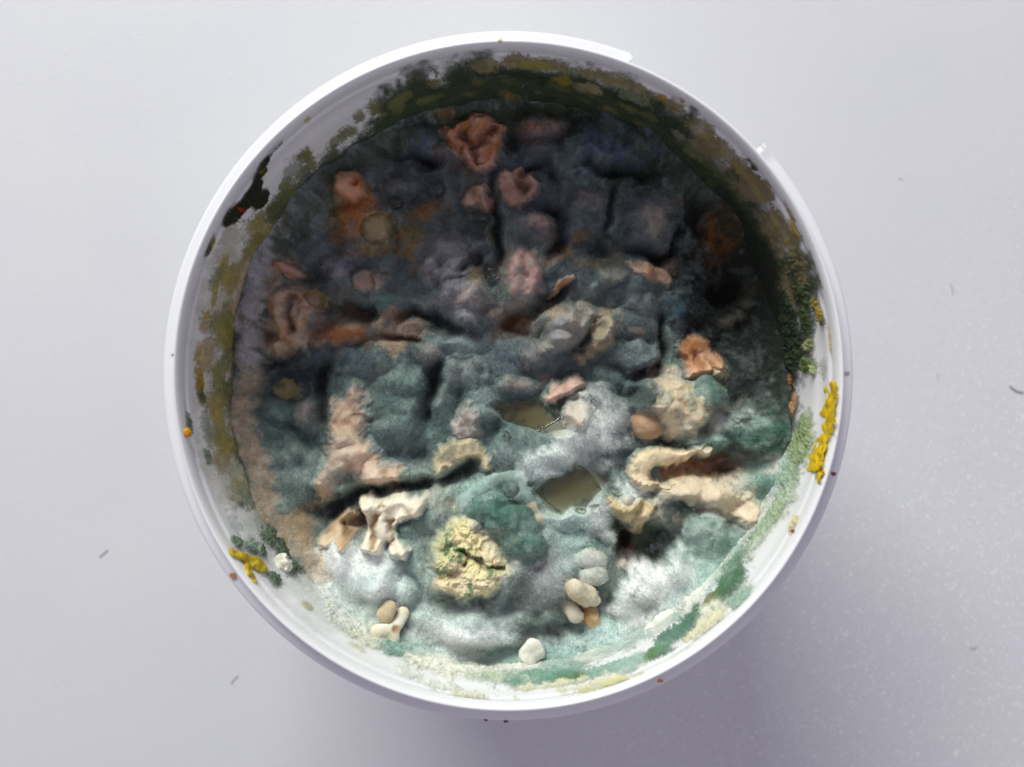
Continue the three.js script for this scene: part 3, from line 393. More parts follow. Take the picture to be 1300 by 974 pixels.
// a chunk as an irregular plateau or fold that rises out of the mould inside an outline; grooves and ridges run over it
function sheet(name, label, category, outline, o = {}) {
  const cu = outline.reduce((s, p) => s + p[0], 0) / outline.length, cv = outline.reduce((s, p) => s + p[1], 0) / outline.length, y0 = matY(cu, cv) + 1, s = (EYE - y0) / LENS;
  const toXZ = ([u, v]) => plan(u, v, y0), P = new THREE.CatmullRomCurve3(outline.map((p) => { const [x, z] = toXZ(p); return new THREE.Vector3(x, 0, z); }), true).getPoints(outline.length * 5).slice(0, -1).map((p) => [p.x, p.z]);
  const lines = (o.grooves ?? []).map(([w, depth, pts, stain = 0.8]) => ({ w: w * s, depth, stain, P: pts.map(toXZ) }));
  const seg = (x, z, A, B) => { const bx = B[0] - A[0], bz = B[1] - A[1], t = clamp(((x - A[0]) * bx + (z - A[1]) * bz) / (bx * bx + bz * bz + 1e-9)); return Math.hypot(x - A[0] - bx * t, z - A[1] - bz * t); };
  const inside = (x, z) => { let c = false, d = 1e9; for (let i = 0, j = P.length - 1; i < P.length; j = i++) { const A = P[i], B = P[j]; if ((A[1] > z) !== (B[1] > z) && x < (B[0] - A[0]) * (z - A[1]) / (B[1] - A[1]) + A[0]) c = !c; d = Math.min(d, seg(x, z, A, B)); } return c ? d : -d; };
  const xs = P.map((p) => p[0]), zs = P.map((p) => p[1]), rim = 0.8 + 0.32 * (o.w ?? 9) * s, x0 = Math.min(...xs) - rim, x1 = Math.max(...xs) + rim, z0 = Math.min(...zs) - rim, z1 = Math.max(...zs) + rim, cell = o.cell ?? 0.2, nx = Math.ceil((x1 - x0) / cell) + 1, nz = Math.ceil((z1 - z0) / cell) + 1;
  const pos = [], c = [], idx = [], id = new Int32Array(nx * nz).fill(-1), spotsAt = [], A = col(o.c ?? 'tan'), B = col(o.c2 ?? o.c ?? 'tan'), T = col(o.spotColor ?? (cv < 470 ? 'slate' : 'greyTeal')), D = col(o.in ?? 'brown'), w = (o.w ?? 9) * s, h = (o.h ?? 2.2) * (cv < 400 ? 0.8 : 1);
  const cx = (x0 + x1) / 2, cz = (z0 + z1) / 2, yb = y0 - 4;
  for (let j = 0; j < nz; j++) for (let i = 0; i < nx; i++) {
    const x = x0 + i * cell, z = z0 + j * cell, wx = x + 0.55 * noise(x * 0.6, z * 0.6, 3) + 0.2 * noise(x * 1.7, z * 1.7, 4), wz = z + 0.55 * noise(x * 0.6 + 40, z * 0.6, 3) + 0.2 * noise(x * 1.7 + 40, z * 1.7, 4), d = inside(wx, wz);
    const out = 0.32 * w; if (d < -out - 0.5) continue;
    const t = clamp((d + out) / (1.3 * w)), round = lerp(Math.sqrt(Math.max(0, 1 - (1 - t) * (1 - t))), t * t * (3 - 2 * t), o.ease ?? 0.75), wr = Math.abs(noise(x * 0.42 + cu, z * 0.42, 1)) - 0.3;
    let y = bil(H, x, z) - 0.35 + 0.37 * sstep(-0.45, 0.3, d + out) + h * round + (o.wrinkle ?? 0.9) * 0.6 * wr * t + 0.2 * fbm(x * 0.5, z * 0.5, cu, 3) * t + (o.crumb ?? 0) * t * (1.6 * (0.45 - Math.abs(noise(x * 0.75, z * 0.75, 6))) + 0.8 * (0.4 - Math.abs(noise(x * 1.7, z * 1.7, 9))) + 0.25 * noise(x * 3.6, z * 3.6, 2)), st = 0;
    for (const g of lines) { let e = 1e9; if (g.P.length === 1) e = Math.hypot(wx - g.P[0][0], wz - g.P[0][1]); for (let n = 0; n + 1 < g.P.length; n++) e = Math.min(e, seg(wx, wz, g.P[n], g.P[n + 1])); const q = Math.exp(-((e / g.w) ** 2)); y -= (o.keepGroove ? 1 : 0.65) * g.depth * q; st = Math.max(st, g.stain * q); }
    id[j * nx + i] = pos.length / 3; pos.push((x - cx) * MM, (y - yb) * MM, (z - cz) * MM);
    const mixT = sstep(-0.25, 0.3, fbm(x * 0.4, z * 0.4, cu * 0.1, 3)), grow = sstep(0.98, 0.0, t + 0.7 * fbm(x * 0.6, z * 0.6, 12, 3) + 0.14 * noise(x * 3.3, z * 3.3, 5) + (o.bare ?? 0)), spot = (o.spots ?? 0.35) * sstep(0.05, 0.45, fbm(x * 0.5 + 20, z * 0.5, cv, 4) + 0.15 * noise(x * 3.5, z * 3.5, 8)), M = matColor(x, z), gr = 1 + 0.1 * noise(x * 5, z * 5, 2) + 0.14 * fbm(x * 1.2, z * 1.2, 3, 2);
    for (let q = 0; q < 3; q++) { let v = lerp(A[q], B[q], mixT); v = lerp(v, D[q], st); v = lerp(v, T[q], spot); c.push(clamp(lerp(v, M[q], grow) * gr)); }
    if (rnd() < (o.hair ?? 0.25)) spotsAt.push(pos.length / 3 - 1, x, y, z);
  }
  for (let j = 0; j < nz - 1; j++) for (let i = 0; i < nx - 1; i++) { const a = id[j * nx + i], b = id[j * nx + i + 1], d = id[(j + 1) * nx + i], e = id[(j + 1) * nx + i + 1]; if (a >= 0 && b >= 0 && d >= 0) idx.push(a, d, b); if (b >= 0 && d >= 0 && e >= 0) idx.push(b, d, e); }
  const g = geom(pos, idx, c), nn = g.attributes.normal, m = mesh(name, g, o.fuzzy ? fuzzy : flesh); m.position.set(cx * MM, yb * MM, cz * MM);
  for (let n = 0; n < spotsAt.length; n += 4) { const k = spotsAt[n]; fuzzSpots.push([spotsAt[n + 1], spotsAt[n + 2], spotsAt[n + 3], nn.getX(k), nn.getY(k), nn.getZ(k), c[k * 3], c[k * 3 + 1], c[k * 3 + 2], 0.35]); }
  return tag(m, label, category);
}
const FC = 'food chunk';
sheet('food_chunk', 'knobbly pink and orange chunk nearest the top wall of the tub', FC, [[560, 172], [572, 158], [588, 150], [606, 145], [626, 150], [641, 160], [638, 178], [632, 196], [632, 214], [612, 220], [596, 214], [584, 200], [570, 190]], { h: 3.0, c: '#cf9f86', c2: '#b07038', grooves: [[5, 2.6, [[588, 172], [598, 188], [612, 178], [626, 164]]], [4, 1.6, [[600, 192], [608, 208]]], [5, 2, [[566, 180], [582, 192]], 0.5]], in: '#6a3a1a', hair: 0.15 });
sheet('food_chunk', 'pinkish brown ring-shaped chunk with a hollow middle, below the top knobbly chunk', FC, [[634, 222], [646, 213], [664, 213], [680, 222], [686, 238], [680, 253], [664, 263], [648, 263], [636, 252], [631, 236]], { h: 2.6, w: 7, c: '#c4a08e', c2: '#a98470', grooves: [[8, 2.4, [[660, 232], [668, 240]], 0.9]], in: '#5e3a22' });
sheet('food_chunk', 'pale pink chunk with a wet brown underside beside the upper centre crease', FC, [[588, 246], [598, 235], [613, 233], [625, 242], [627, 257], [618, 268], [606, 264], [592, 270], [583, 258]], { h: 2.4, w: 7, c: '#c9a492', c2: '#a47a52' });
sheet('food_chunk', 'orange pink knob with a dent, nearest the upper left wall', FC, [[423, 222], [434, 211], [450, 213], [460, 224], [459, 241], [448, 252], [434, 252], [424, 241]], { h: 2.8, w: 8, c: '#cf9c7c', c2: '#bf8458', grooves: [[4.5, 2.0, [[450, 229]], 0.9]], in: '#8a4520', spots: 0.1, hair: 0.1 });
sheet('food_chunk', 'small pink lip with a brown top, left of the lilac mould puff', FC, [[348, 332], [360, 330], [374, 338], [384, 348], [378, 355], [362, 350], [350, 342]], { h: 1.8, w: 5, c: '#b98468', c2: '#c2a090', hair: 0.1 });
sheet('food_chunk', 'tan folded chunk with a brown furrow by the left wall strip', FC, [[350, 368], [366, 363], [384, 367], [399, 378], [401, 395], [390, 409], [382, 426], [372, 442], [352, 454], [335, 458], [341, 436], [348, 414], [343, 392]], { h: 2.4, w: 9, c: '#c4a890', c2: '#b08a66', grooves: [[5, 2.4, [[374, 378], [364, 398], [368, 416]], 0.9], [3, 1.2, [[350, 430], [366, 436]], 0.4]], in: '#5e3f24' });
sheet('food_chunk', 'two small pale pink knobs above the dark left crevice', FC, [[446, 353], [454, 340], [468, 338], [482, 346], [490, 358], [482, 371], [468, 373], [452, 368]], { h: 2.0, w: 7, c: '#bca496', c2: '#a98f80', grooves: [[3, 1.2, [[474, 344], [472, 368]], 0.3]] });
sheet('food_chunk', 'pink domed chunk right of the clear drop in the middle', FC, [[641, 347], [647, 328], [660, 315], [677, 315], [689, 330], [693, 351], [684, 372], [666, 380], [649, 374]], { h: 2.6, w: 12, c: '#bc9c92', c2: '#ab8a80', spots: 0.5, spotColor: 'greyTeal', grooves: [[3, 0.8, [[664, 342], [668, 352]], 0.4]], in: '#6a5048' });
sheet('food_chunk', 'small tan lip with a brown fold under it, right of the pink domed chunk', FC, [[694, 380], [700, 366], [712, 354], [726, 346], [732, 352], [722, 364], [708, 376]], { h: 2.0, w: 5, c: '#c9ab8c', c2: '#b08c62', grooves: [[3, 1.4, [[702, 380], [716, 368], [728, 356]], 0.8]] });
sheet('food_chunk', 'long tan ridge under the slate dome at upper right', FC, [[794, 330], [812, 327], [832, 335], [848, 342], [858, 360], [850, 366], [836, 360], [818, 352], [800, 343]], { h: 2.2, w: 6, c: '#bf9a80', c2: '#c8a890' });
sheet('food_chunk', 'greyish tan rounded chunk below the brown hollow in the middle', FC, [[690, 432], [699, 412], [716, 399], [738, 400], [748, 413], [738, 430], [722, 444], [702, 448]], { h: 2.6, w: 12, c: '#9c9186', c2: '#85888a', spots: 0.7, spotColor: '#66767a' });
sheet('food_chunk', 'small pale tan knob right of the greyish tan chunk', FC, [[750, 424], [756, 408], [768, 400], [780, 408], [782, 424], [772, 438], [758, 438]], { h: 1.8, w: 8, c: '#a3957c', c2: '#8a8474' });
sheet('food_chunk', 'orange pink knobbly chunk beside the dark pit on the right', FC, [[860, 446], [868, 431], [880, 423], [897, 427], [905, 440], [918, 452], [916, 468], [900, 478], [880, 484], [866, 480], [866, 462]], { h: 3.2, w: 9, c: '#d3a684', c2: '#b0774a', grooves: [[5, 1.8, [[880, 452], [886, 464]], 0.7], [4, 1.6, [[898, 460], [902, 470]], 0.7]], in: '#83501f', spots: 0.1, hair: 0.1 });
sheet('food_chunk', 'smooth pink oval chunk above the long brown liquid pool', FC, [[688, 501], [700, 485], [718, 477], [735, 477], [744, 486], [732, 499], [712, 510], [695, 512]], { h: 2.8, w: 10, c: '#d8b4a2', c2: '#ccaa98', wrinkle: 0.3, spots: 0.1 });
sheet('food_chunk', 'whitish rounded chunk at the right end of the long pool', FC, [[715, 521], [723, 504], [738, 497], [750, 510], [748, 532], [735, 546], [719, 542]], { h: 2.6, w: 10, c: '#d3c7b6', c2: '#c2bdb2', spots: 0.25, spotColor: '#8fa09a', wrinkle: 0.4 });
sheet('food_chunk', 'large pinkish tan chunk with a narrow top, left of the centre', FC, [[434, 500], [447, 482], [457, 489], [464, 508], [468, 528], [465, 548], [476, 569], [494, 585], [512, 594], [514, 609], [498, 618], [476, 618], [456, 610], [440, 603], [429, 613], [421, 636], [405, 646], [396, 636], [400, 610], [407, 584], [414, 556], [412, 530], [420, 510]], { h: 3.2, w: 16, c: '#d6c0ae', c2: '#cdb094', grooves: [[4, 1.4, [[452, 530], [468, 532]], 0.7], [6, 1.0, [[412, 574], [446, 566]], 0.2], [7, 1.4, [[438, 604], [444, 590]], 0.3]], in: '#8a6844', spots: 0.15, hair: 0.3 });
sheet('food_chunk', 'grey and pink tongue-shaped fold in the centre with a rounded end', FC, [[575, 550], [577, 526], [587, 511], [601, 512], [610, 530], [612, 552], [601, 562], [583, 562]], { h: 2.4, w: 10, c: '#bfb0a6', c2: '#a9a09a', spots: 0.45, spotColor: '#6d807c', hair: 0.4 });
sheet('food_chunk', 'cream speckled fold just above the long dark crease in the centre', FC, [[545, 596], [550, 575], [562, 561], [584, 554], [605, 556], [616, 572], [625, 594], [614, 600], [601, 589], [584, 588], [568, 602], [553, 610]], { h: 3.0, w: 10, c: '#cdc09c', c2: '#b9ab8c', spots: 0.45, spotColor: '#5f7064', hair: 0.4 });
chunk('mould_tuft', 'teal speckled round knob right of the grey cream ridge', 'mould tuft', [[[898, 492, 2.2, 13], [908, 504, 2.2, 13], [892, 508, 1.6, 12]]], { c: '#46695f', c2: '#5f8278', fuzzy: true, hair: 0.6 });
sheet('food_chunk', 'cream ridge with teal mould freckles above the round tan ball', FC, [[834, 482], [849, 475], [866, 483], [888, 483], [906, 473], [919, 460], [925, 469], [914, 487], [900, 502], [903, 522], [894, 542], [872, 555], [850, 558], [836, 542], [831, 520], [836, 500]], { h: 3.2, w: 14, c: '#d9c8aa', c2: '#cdbda0', spots: 0.6, spotColor: '#7f9488', grooves: [[6, 1.6, [[862, 500], [868, 530]], 0.1]], hair: 0.3 });
chunk('food_ball', 'smooth round tan ball on the right between slate and cream mould', 'food ball', [[[819, 540, 1.6, 17], [827, 541, 1.6, 16]]], { c: '#bd9874', c2: '#a9805e', blend: 1.0, soft: -0.3, fat: 1.05, amp: 0.25, up: 1, flat: 0.8, hair: 0.12, grown: 0.6, over: 0.5 });
sheet('rolled_skin', 'cream rolled skin curling over a brown hollow on the right', 'food skin', [[795, 601], [797, 584], [811, 571], [832, 565], [852, 568], [874, 566], [902, 568], [900, 577], [878, 580], [862, 588], [848, 597], [835, 592], [824, 596], [822, 605], [836, 609], [860, 608], [854, 617], [830, 620], [806, 615]], { bare: 0.14, ease: 0.6, h: 3.6, w: 7, c: '#ead8b6', c2: '#dfcca8', wrinkle: 0.3, spots: 0.1, hair: 0.06, grooves: [[4, 1.2, [[840, 596], [828, 600], [842, 604]], 0.7]], in: '#a8703c' });
sheet('rolled_skin', 'broad tan skin lip sloping right below the brown hollow', 'food skin', [[838, 620], [860, 610], [884, 604], [908, 608], [930, 617], [952, 630], [974, 650], [962, 668], [936, 664], [912, 652], [888, 642], [864, 637], [845, 634]], { h: 2.8, w: 13, c: '#dfceb4', c2: '#d3c2a6', spots: 0.2, spotColor: '#8d9a84', wrinkle: 0.5 });
chunk('mould_tuft', 'dark green tufted mould bank against the right wall', 'mould tuft', [[[926, 540, 1.4, 13], [948, 546, 2.0, 15], [974, 552, 2.2, 16], [992, 552, 1.6, 13]]], { c: '#3b5c50', c2: '#557a6c', fuzzy: true, hair: 0.7, amp: 0.7, freq: 0.8 });
sheet('food_chunk', 'slender cream strip slanting down to the dark hollow at lower right', FC, [[768, 626], [782, 630], [794, 643], [804, 634], [822, 630], [832, 642], [820, 654], [822, 670], [820, 682], [807, 680], [795, 668], [781, 654], [771, 640]], { h: 2.6, w: 7, c: '#d6c39c', c2: '#bfa97a', spots: 0.4, spotColor: '#74805c' });
chunk('mould_tuft', 'frosty mint knob right of the dark hollow at lower right', 'mould tuft', [[[886, 672, 1.4, 15], [904, 668, 1.4, 14], [892, 690, 0.8, 14]]], { c: '#b4c6be', c2: '#8fb0a6', fuzzy: true, hair: 0.8, amp: 0.6, freq: 0.9 });
sheet('food_chunk', 'cream flat-topped chunk with brown dents, above the white mould at lower left', FC, [[454, 632], [468, 627], [484, 632], [500, 626], [522, 628], [543, 631], [541, 647], [526, 658], [509, 663], [503, 670], [511, 684], [522, 696], [516, 709], [502, 702], [493, 688], [486, 699], [472, 698], [457, 694], [461, 672], [456, 654]], { bare: 0.14, ease: 0.6, h: 3.6, w: 8, c: '#f3ead6', c2: '#e9dec6', spots: 0, hair: 0.05, wrinkle: 0.6, grooves: [[4, 1.2, [[487, 639]], 0.6], [5, 2.6, [[479, 655], [473, 672], [478, 690]], 0.85], [3.5, 2.0, [[497, 664], [500, 684]], 0.75], [5, 1.0, [[462, 660], [458, 680]], 0.3]], in: '#8f6d3a' });
sheet('food_chunk', 'curved tan piece over a brown gap, left of the cream flat-topped chunk', FC, [[402, 686], [412, 668], [431, 651], [451, 644], [457, 653], [446, 663], [452, 677], [444, 690], [429, 686], [416, 692]], { h: 2.2, w: 7, c: '#dcc6a6', c2: '#bd935f', spots: 0.1, grooves: [[5, 2.2, [[436, 668], [444, 674]], 0.8]], hair: 0.1 });
sheet('food_curd', 'crumbly pale yellow curd with a dark crack in the fuzzy lower centre', 'curd', [[546, 702], [554, 680], [570, 664], [588, 655], [607, 659], [618, 676], [634, 690], [645, 708], [647, 729], [633, 748], [612, 760], [588, 766], [563, 760], [548, 743], [542, 721]], { bare: -0.08, ease: 1, h: 1.9, w: 18, keepGroove: true, crumb: 0.55, wrinkle: 0.3, cell: 0.17, c: '#e2d9a2', c2: '#e2d2ae', spots: 1, spotColor: '#5d7a52', hair: 0.3, grooves: [[2.6, 2.6, [[583, 697], [598, 708], [614, 716], [638, 724]], 1], [2, 1.4, [[598, 708], [588, 718]], 0.7], [9, 0.6, [[596, 742]], 0]], in: '#4c3f16' });
chunk('mould_ball', 'big dark green velvety mould ball right of the yellow curd', 'mould ball', [[[652, 668, 2.6, 24]], [[662, 690, 2.4, 24]], [[638, 662, 2.0, 16]], [[612, 646, 1.4, 13], [632, 640, 1.8, 13]]], { c: '#2f5a4c', c2: '#4a7467', fuzzy: true, hair: 0.9, up: 0.85, k: 0.9, blend: 2.0, soft: -0.6, flat: 0.75, amp: 0.5, freq: 0.8, spots: 0.4, spotColor: '#6f9486', grown: 0.75 });
chunk('mould_ball', 'small dark green mould ball topped on a pale mint curl', 'mould ball', [[[648, 622, 5.0, 10]]], { c: '#2c5247', c2: '#36604f', fuzzy: true, blend: 0.7, fat: 1.1, hair: 0.9, amp: 0.15, cell: 0.2, grown: 0.2 });
chunk('mould_curl', 'pale mint mould curl arching around the small dark ball', 'mould curl', [[[592, 634, 1.2, 9], [608, 620, 2.0, 8], [630, 608, 2.4, 7], [650, 606, 2.4, 6], [662, 616, 2.2, 5], [668, 634, 1.6, 5]]], { c: '#a9c6bc', c2: '#8fb0a5', fuzzy: true, hair: 0.7 });
chunk('food_chunk', 'small peach sliver beside the dark green mould ball', FC, [[[672, 644, 1.0, 5], [682, 660, 1.2, 6]]], { c: '#dcbc92', c2: '#cfae84', hair: 0.08, grown: 0.3 });
// beads
chunk('food_bead', 'tan rounded bead at the back of the three-lobed white cluster, lower left', 'bead', [[[489, 780, 1.8, 10], [494, 772, 1.6, 9]]], { c: '#dccbaa', c2: '#cdbb98', blend: 0.7, soft: -0.1, fat: 1.1, amp: 0.12, cell: 0.2, grown: 0.3, hair: 0.03 });
chunk('food_bead', 'white twisted bead with an amber hole, lower left cluster', 'bead', [[[512, 778, 1.8, 7], [506, 790, 2.0, 7], [496, 800, 1.8, 8], [480, 802, 1.4, 9]], [[498, 812, 0.6, 8]]], { c: '#f0ead9', c2: '#ece0c2', blend: 0.7, soft: -0.1, fat: 1.1, amp: 0.12, cell: 0.2, grown: 0.25, hair: 0.02, dents: [[[504, 799, 3.4, 4.5]]], in: '#b07c2a' });
const BG = 'row of pale beads at lower right centre';
chunk('food_bead', 'topmost white bead in the short column right of the fuzzy mound', 'bead', [[[749, 710, 2.0, 13], [757, 712, 2.0, 12]]], { c: '#e0ddd0', c2: '#d2d0c4', up: 0.6, blend: 1.3, soft: -0.6, fat: 1.15, amp: 0.3, cell: 0.22, grown: 0.7, hair: 0.3 });
chunk('food_bead', 'wide white bead second from top in the short bead column', 'bead', [[[743, 734, 2.0, 10], [758, 730, 2.0, 11]]], { c: '#dedbcf', c2: '#cfd2c8', up: 0.6, blend: 1.3, soft: -0.6, fat: 1.15, amp: 0.3, cell: 0.22, grown: 0.7, hair: 0.3 });
chunk('food_bead', 'oval cream bead leaning over the brown gap in the bead column', 'bead', [[[730, 748, 2.6, 11], [744, 756, 2.8, 13], [754, 762, 2.2, 9]]], { c: '#e6dcc6', c2: '#d9c5a2', blend: 0.7, soft: -0.1, fat: 1.1, amp: 0.28, cell: 0.22, grown: 0.5, hair: 0.12 });
chunk('food_bead', 'lowest left pale bead under the oval cream bead', 'bead', [[[722, 768, 1.0, 9], [730, 782, 1.0, 10]]], { c: '#ddd2bc', c2: '#d0c6b0', blend: 0.7, soft: -0.1, fat: 1.1, amp: 0.28, cell: 0.22, grown: 0.6, hair: 0.15 });
chunk('food_bead', 'brown tinted bead at the bottom of the bead column', 'bead', [[[748, 778, 0.4, 11], [752, 786, 0.2, 10]]], { c: '#c08c50', c2: '#d9bc94', blend: 0.7, soft: -0.1, fat: 1.1, amp: 0.28, cell: 0.22, grown: 0.5 });
chunk('food_crumb', 'white crumb cluster at the bottom edge of the mould below the dark slope', 'crumb', [[[666, 830, 1.4, 7]], [[676, 820, 2.2, 8]], [[684, 830, 1.4, 7]], [[672, 838, 0.8, 6]]], { c: '#f0ece0', c2: '#e6e2d2', blend: 0.6, soft: -0.1, amp: 0.25, freq: 0.9, cell: 0.2, grown: 0.2 });
chunk('food_crumb', 'oblong white crumb sunk in the cotton mould at lower right', 'crumb', [[[838, 790, 1.6, 7], [850, 780, 1.6, 6]], [[828, 800, 1.0, 7]]], { c: '#f0ede2', c2: '#e8e5d8', blend: 0.6, soft: -0.1, amp: 0.25, freq: 0.9, cell: 0.2, grown: 0.3 });
chunk('food_crumb', 'ragged white crumb low on the right bottom wall edge', 'crumb', [[[796, 822, 1.4, 7]], [[804, 832, 1.0, 6]], [[798, 836, 0.8, 6]]], { c: '#efece0', c2: '#e2e2d6', blend: 0.6, soft: -0.1, amp: 0.3, freq: 0.9, cell: 0.2, grown: 0.3 });

// ---------- mould and smears on the inner wall ----------
const WT = 2048, WY = 170, Y0 = 24, Y1 = 58.6;
const WA = new Float32Array(WT * WY), WR = new Float32Array(WT * WY), WG = new Float32Array(WT * WY), WB = new Float32Array(WT * WY), WH = new Float32Array(WT * WY);
function wallAt(u, v) {                                            // the (angle, height) of a wall point given in plan units
  let lo = 15, hi = 60;
  for (let n = 0; n < 24; n++) { const y = (lo + hi) / 2, [x, z] = plan(u, v, y); if (Math.hypot(x - TUB[0], z - TUB[1]) > wallR(y)) lo = y; else hi = y; }
  const y = (lo + hi) / 2, [x, z] = plan(u, v, y); return [Math.atan2(-(z - TUB[1]), x - TUB[0]), y];
}
const pol = (deg, r) => { const a = deg * Math.PI / 180; return [647 + r * Math.cos(a), 480 - r * Math.sin(a)]; };
// patch on the wall: rt along the wall, rr across it (plan units)
function W(u, v, rt, rr, c, w = 0.9, o = {}) {
  c = col(c); if (v > 560) { const l = 0.3 * c[0] + 0.59 * c[1] + 0.11 * c[2]; c = c.map((q) => lerp(l, q, 0.78)); }
  const [a, y] = wallAt(u, v), du = u - 647, dv = v - 480, l = Math.hypot(du, dv), [, ya] = wallAt(u + du / l * 6, v + dv / l * 6), [, yb] = wallAt(u - du / l * 6, v - dv / l * 6);
  const mm = Math.abs(ya - yb) / 12, sy = Math.max(0.5, rr * mm), R = wallR(y), st = rt * (EYE - y) / LENS, slant = (o.slant ?? 0), id = u * 0.31 + v * 0.17;
  const j0 = Math.max(0, Math.floor((y - sy * 1.4 - Y0) / (Y1 - Y0) * (WY - 1))), j1 = Math.min(WY - 1, Math.ceil((y + sy * 1.4 - Y0) / (Y1 - Y0) * (WY - 1))), ni = Math.ceil((st + Math.abs(slant) * sy) * 1.45 / R / (2 * Math.PI) * WT), ic = Math.round(a / (2 * Math.PI) * WT);
  for (let j = j0; j <= j1; j++) for (let q = -ni; q <= ni; q++) {
    const i = ((ic + q) % WT + WT) % WT, yy = Y0 + j / (WY - 1) * (Y1 - Y0), sm = i / WT * 2 * Math.PI, X = Math.cos(sm) * 56, Z = Math.sin(sm) * 56;
    const dy = yy - y, ds = q / WT * 2 * Math.PI * R - slant * dy;
    const n = fbm(X * 0.5 + id, Z * 0.5, yy * 0.3, 4), g = noise(X * 3.2, Z * 3.2, yy * 2.2), d = Math.hypot(ds / st, dy / sy) + 0.9 * (o.rag ?? 0.8) * n + Math.min(0.35, o.grain ?? 0.12) * g;
    const m = w * sstep(o.edge ?? 1.0, (o.edge ?? 1.25) - (o.soft ?? 0.9), d); if (m <= 0) continue;
    const k = j * WT + i, na = m + WA[k] * (1 - m), t = m / na;
    WR[k] = lerp(WR[k], c[0], t); WG[k] = lerp(WG[k], c[1], t); WB[k] = lerp(WB[k], c[2], t); WA[k] = na; WH[k] = Math.max(WH[k] * (1 - 0.5 * m), m * (o.h ?? 0.35));
  }
}
const Wp = (deg, r, rt, rr, c, w, o) => W(...pol(deg + 5 * (rnd() - 0.5), r + rr * 0.9 * (rnd() - 0.5)), rt * (0.6 + 0.9 * rnd()), rr * (0.7 + 0.7 * rnd()), c, w * (0.7 + 0.3 * rnd()), o);
// thin veil on the lower wall nearly all round
for (let d = 0; d < 360; d += 9) Wp(d, 352, 34, 16, d > 205 && d < 340 ? '#d9dfd2' : d > 140 && d < 200 ? '#a79c70' : '#6a6a52', 0.55, { h: 0.15, grain: 0.4 });
for (let d = 22; d < 114; d += 3.5) { Wp(d, 366, 40, 34, 'moss', 0.95, { h: 0.5 }); Wp(d, 345, 40, 24, '#38443a', 0.9, { h: 0.5 }); }
for (let d = 58; d < 104; d += 6) Wp(d, 388, 32, 14, d % 4 ? '#2e3a2a' : '#37442f', 0.95, { h: 0.6, rag: 0.5 });
for (let d = 20; d < 98; d += 5) Wp(d, 402 - (d < 50 ? 4 : 0), 26, d < 60 ? 10 : 7, d < 55 ? '#857a58' : '#938a62', 0.75, { h: 0.12, grain: 0.4, soft: 0.5 });
for (let d = 16; d < 52; d += 5) { Wp(d, 384, 26, 16, '#877a5e', 0.85, { h: 0.2 }); Wp(d + 2, 372, 18, 8, '#5f6a48', 0.7); Wp(d + 1, 394, 12, 5, '#8f8048', 0.8, { h: 0.3 }); Wp(d + 3, 380, 10, 5, '#98907e', 0.6); }
for (let d = 60; d < 100; d += 7) { Wp(d, 378, 16, 6, '#6f6f3c', 0.6); Wp(d + 3, 366, 14, 5, '#7a7644', 0.5); Wp(d + 5, 352, 12, 6, '#56604a', 0.6); }
W(715, 100, 20, 7, '#8e7f3a', 0.8); W(745, 108, 26, 7, '#98936e', 0.8); W(690, 82, 40, 6, '#8f8a3a', 0.7); W(800, 120, 34, 9, '#7f8a6e', 0.7, { grain: 0.6 });
W(862, 128, 12, 5, '#cfc3bd', 0.9, { rag: 0.4, h: 0.3 }); W(868, 126, 5, 3, '#7a4c18', 0.9); W(842, 122, 10, 5, '#b08a24', 0.8); W(856, 136, 6, 3, '#9a5c1c', 0.8);
for (let d = 148; d < 240; d += 3) Wp(d, 374, 36, 22, d < 205 ? '#b9b494' : '#d3dbd5', 0.2, { grain: 0.2, h: 0.06, rag: 1.1, edge: 1.1 });
// upper left: speckled, thinner
for (let d = 104; d < 146; d += 5) { Wp(d, 362, 24, 14, d < 128 ? '#46553c' : '#5d6650', 0.85, { grain: 0.7 }); Wp(d + 2, 374, 16, 8, '#7d7f4e', 0.7, { grain: 0.8 }); Wp(d + 1, 350, 26, 10, '#3f4c40', 0.8, { grain: 0.5 }); }
for (let d = 106; d < 120; d += 4) Wp(d, 386, 14, 8, '#7f7a48', 0.75, { grain: 0.9 });
W(385, 198, 16, 12, '#74753c', 0.8, { grain: 0.8 }); W(372, 215, 20, 12, '#8c9084', 0.5, { grain: 0.9 }); W(390, 152, 7, 5, '#cdbf7c', 0.9); W(352, 262, 26, 14, '#5c6440', 0.85); W(365, 240, 18, 14, '#75784c', 0.7, { grain: 0.7 });
// the black-green crust running up to the rim
for (const [u, v, a, b] of [[350, 182, 9, 4], [342, 190, 9, 5], [334, 206, 10, 4], [328, 220, 11, 5], [322, 238, 12, 7], [314, 252, 14, 9], [300, 268, 14, 8], [290, 274, 11, 6], [330, 252, 12, 10]]) W(u, v, a * 0.95, b * 0.6, '#2a3120', 1, { h: 0.6, rag: 0.5, edge: 1.5, soft: 0.4 });
W(337, 192, 6, 3, '#8c7628', 0.8); W(331, 214, 8, 2.5, '#85701f', 0.85);
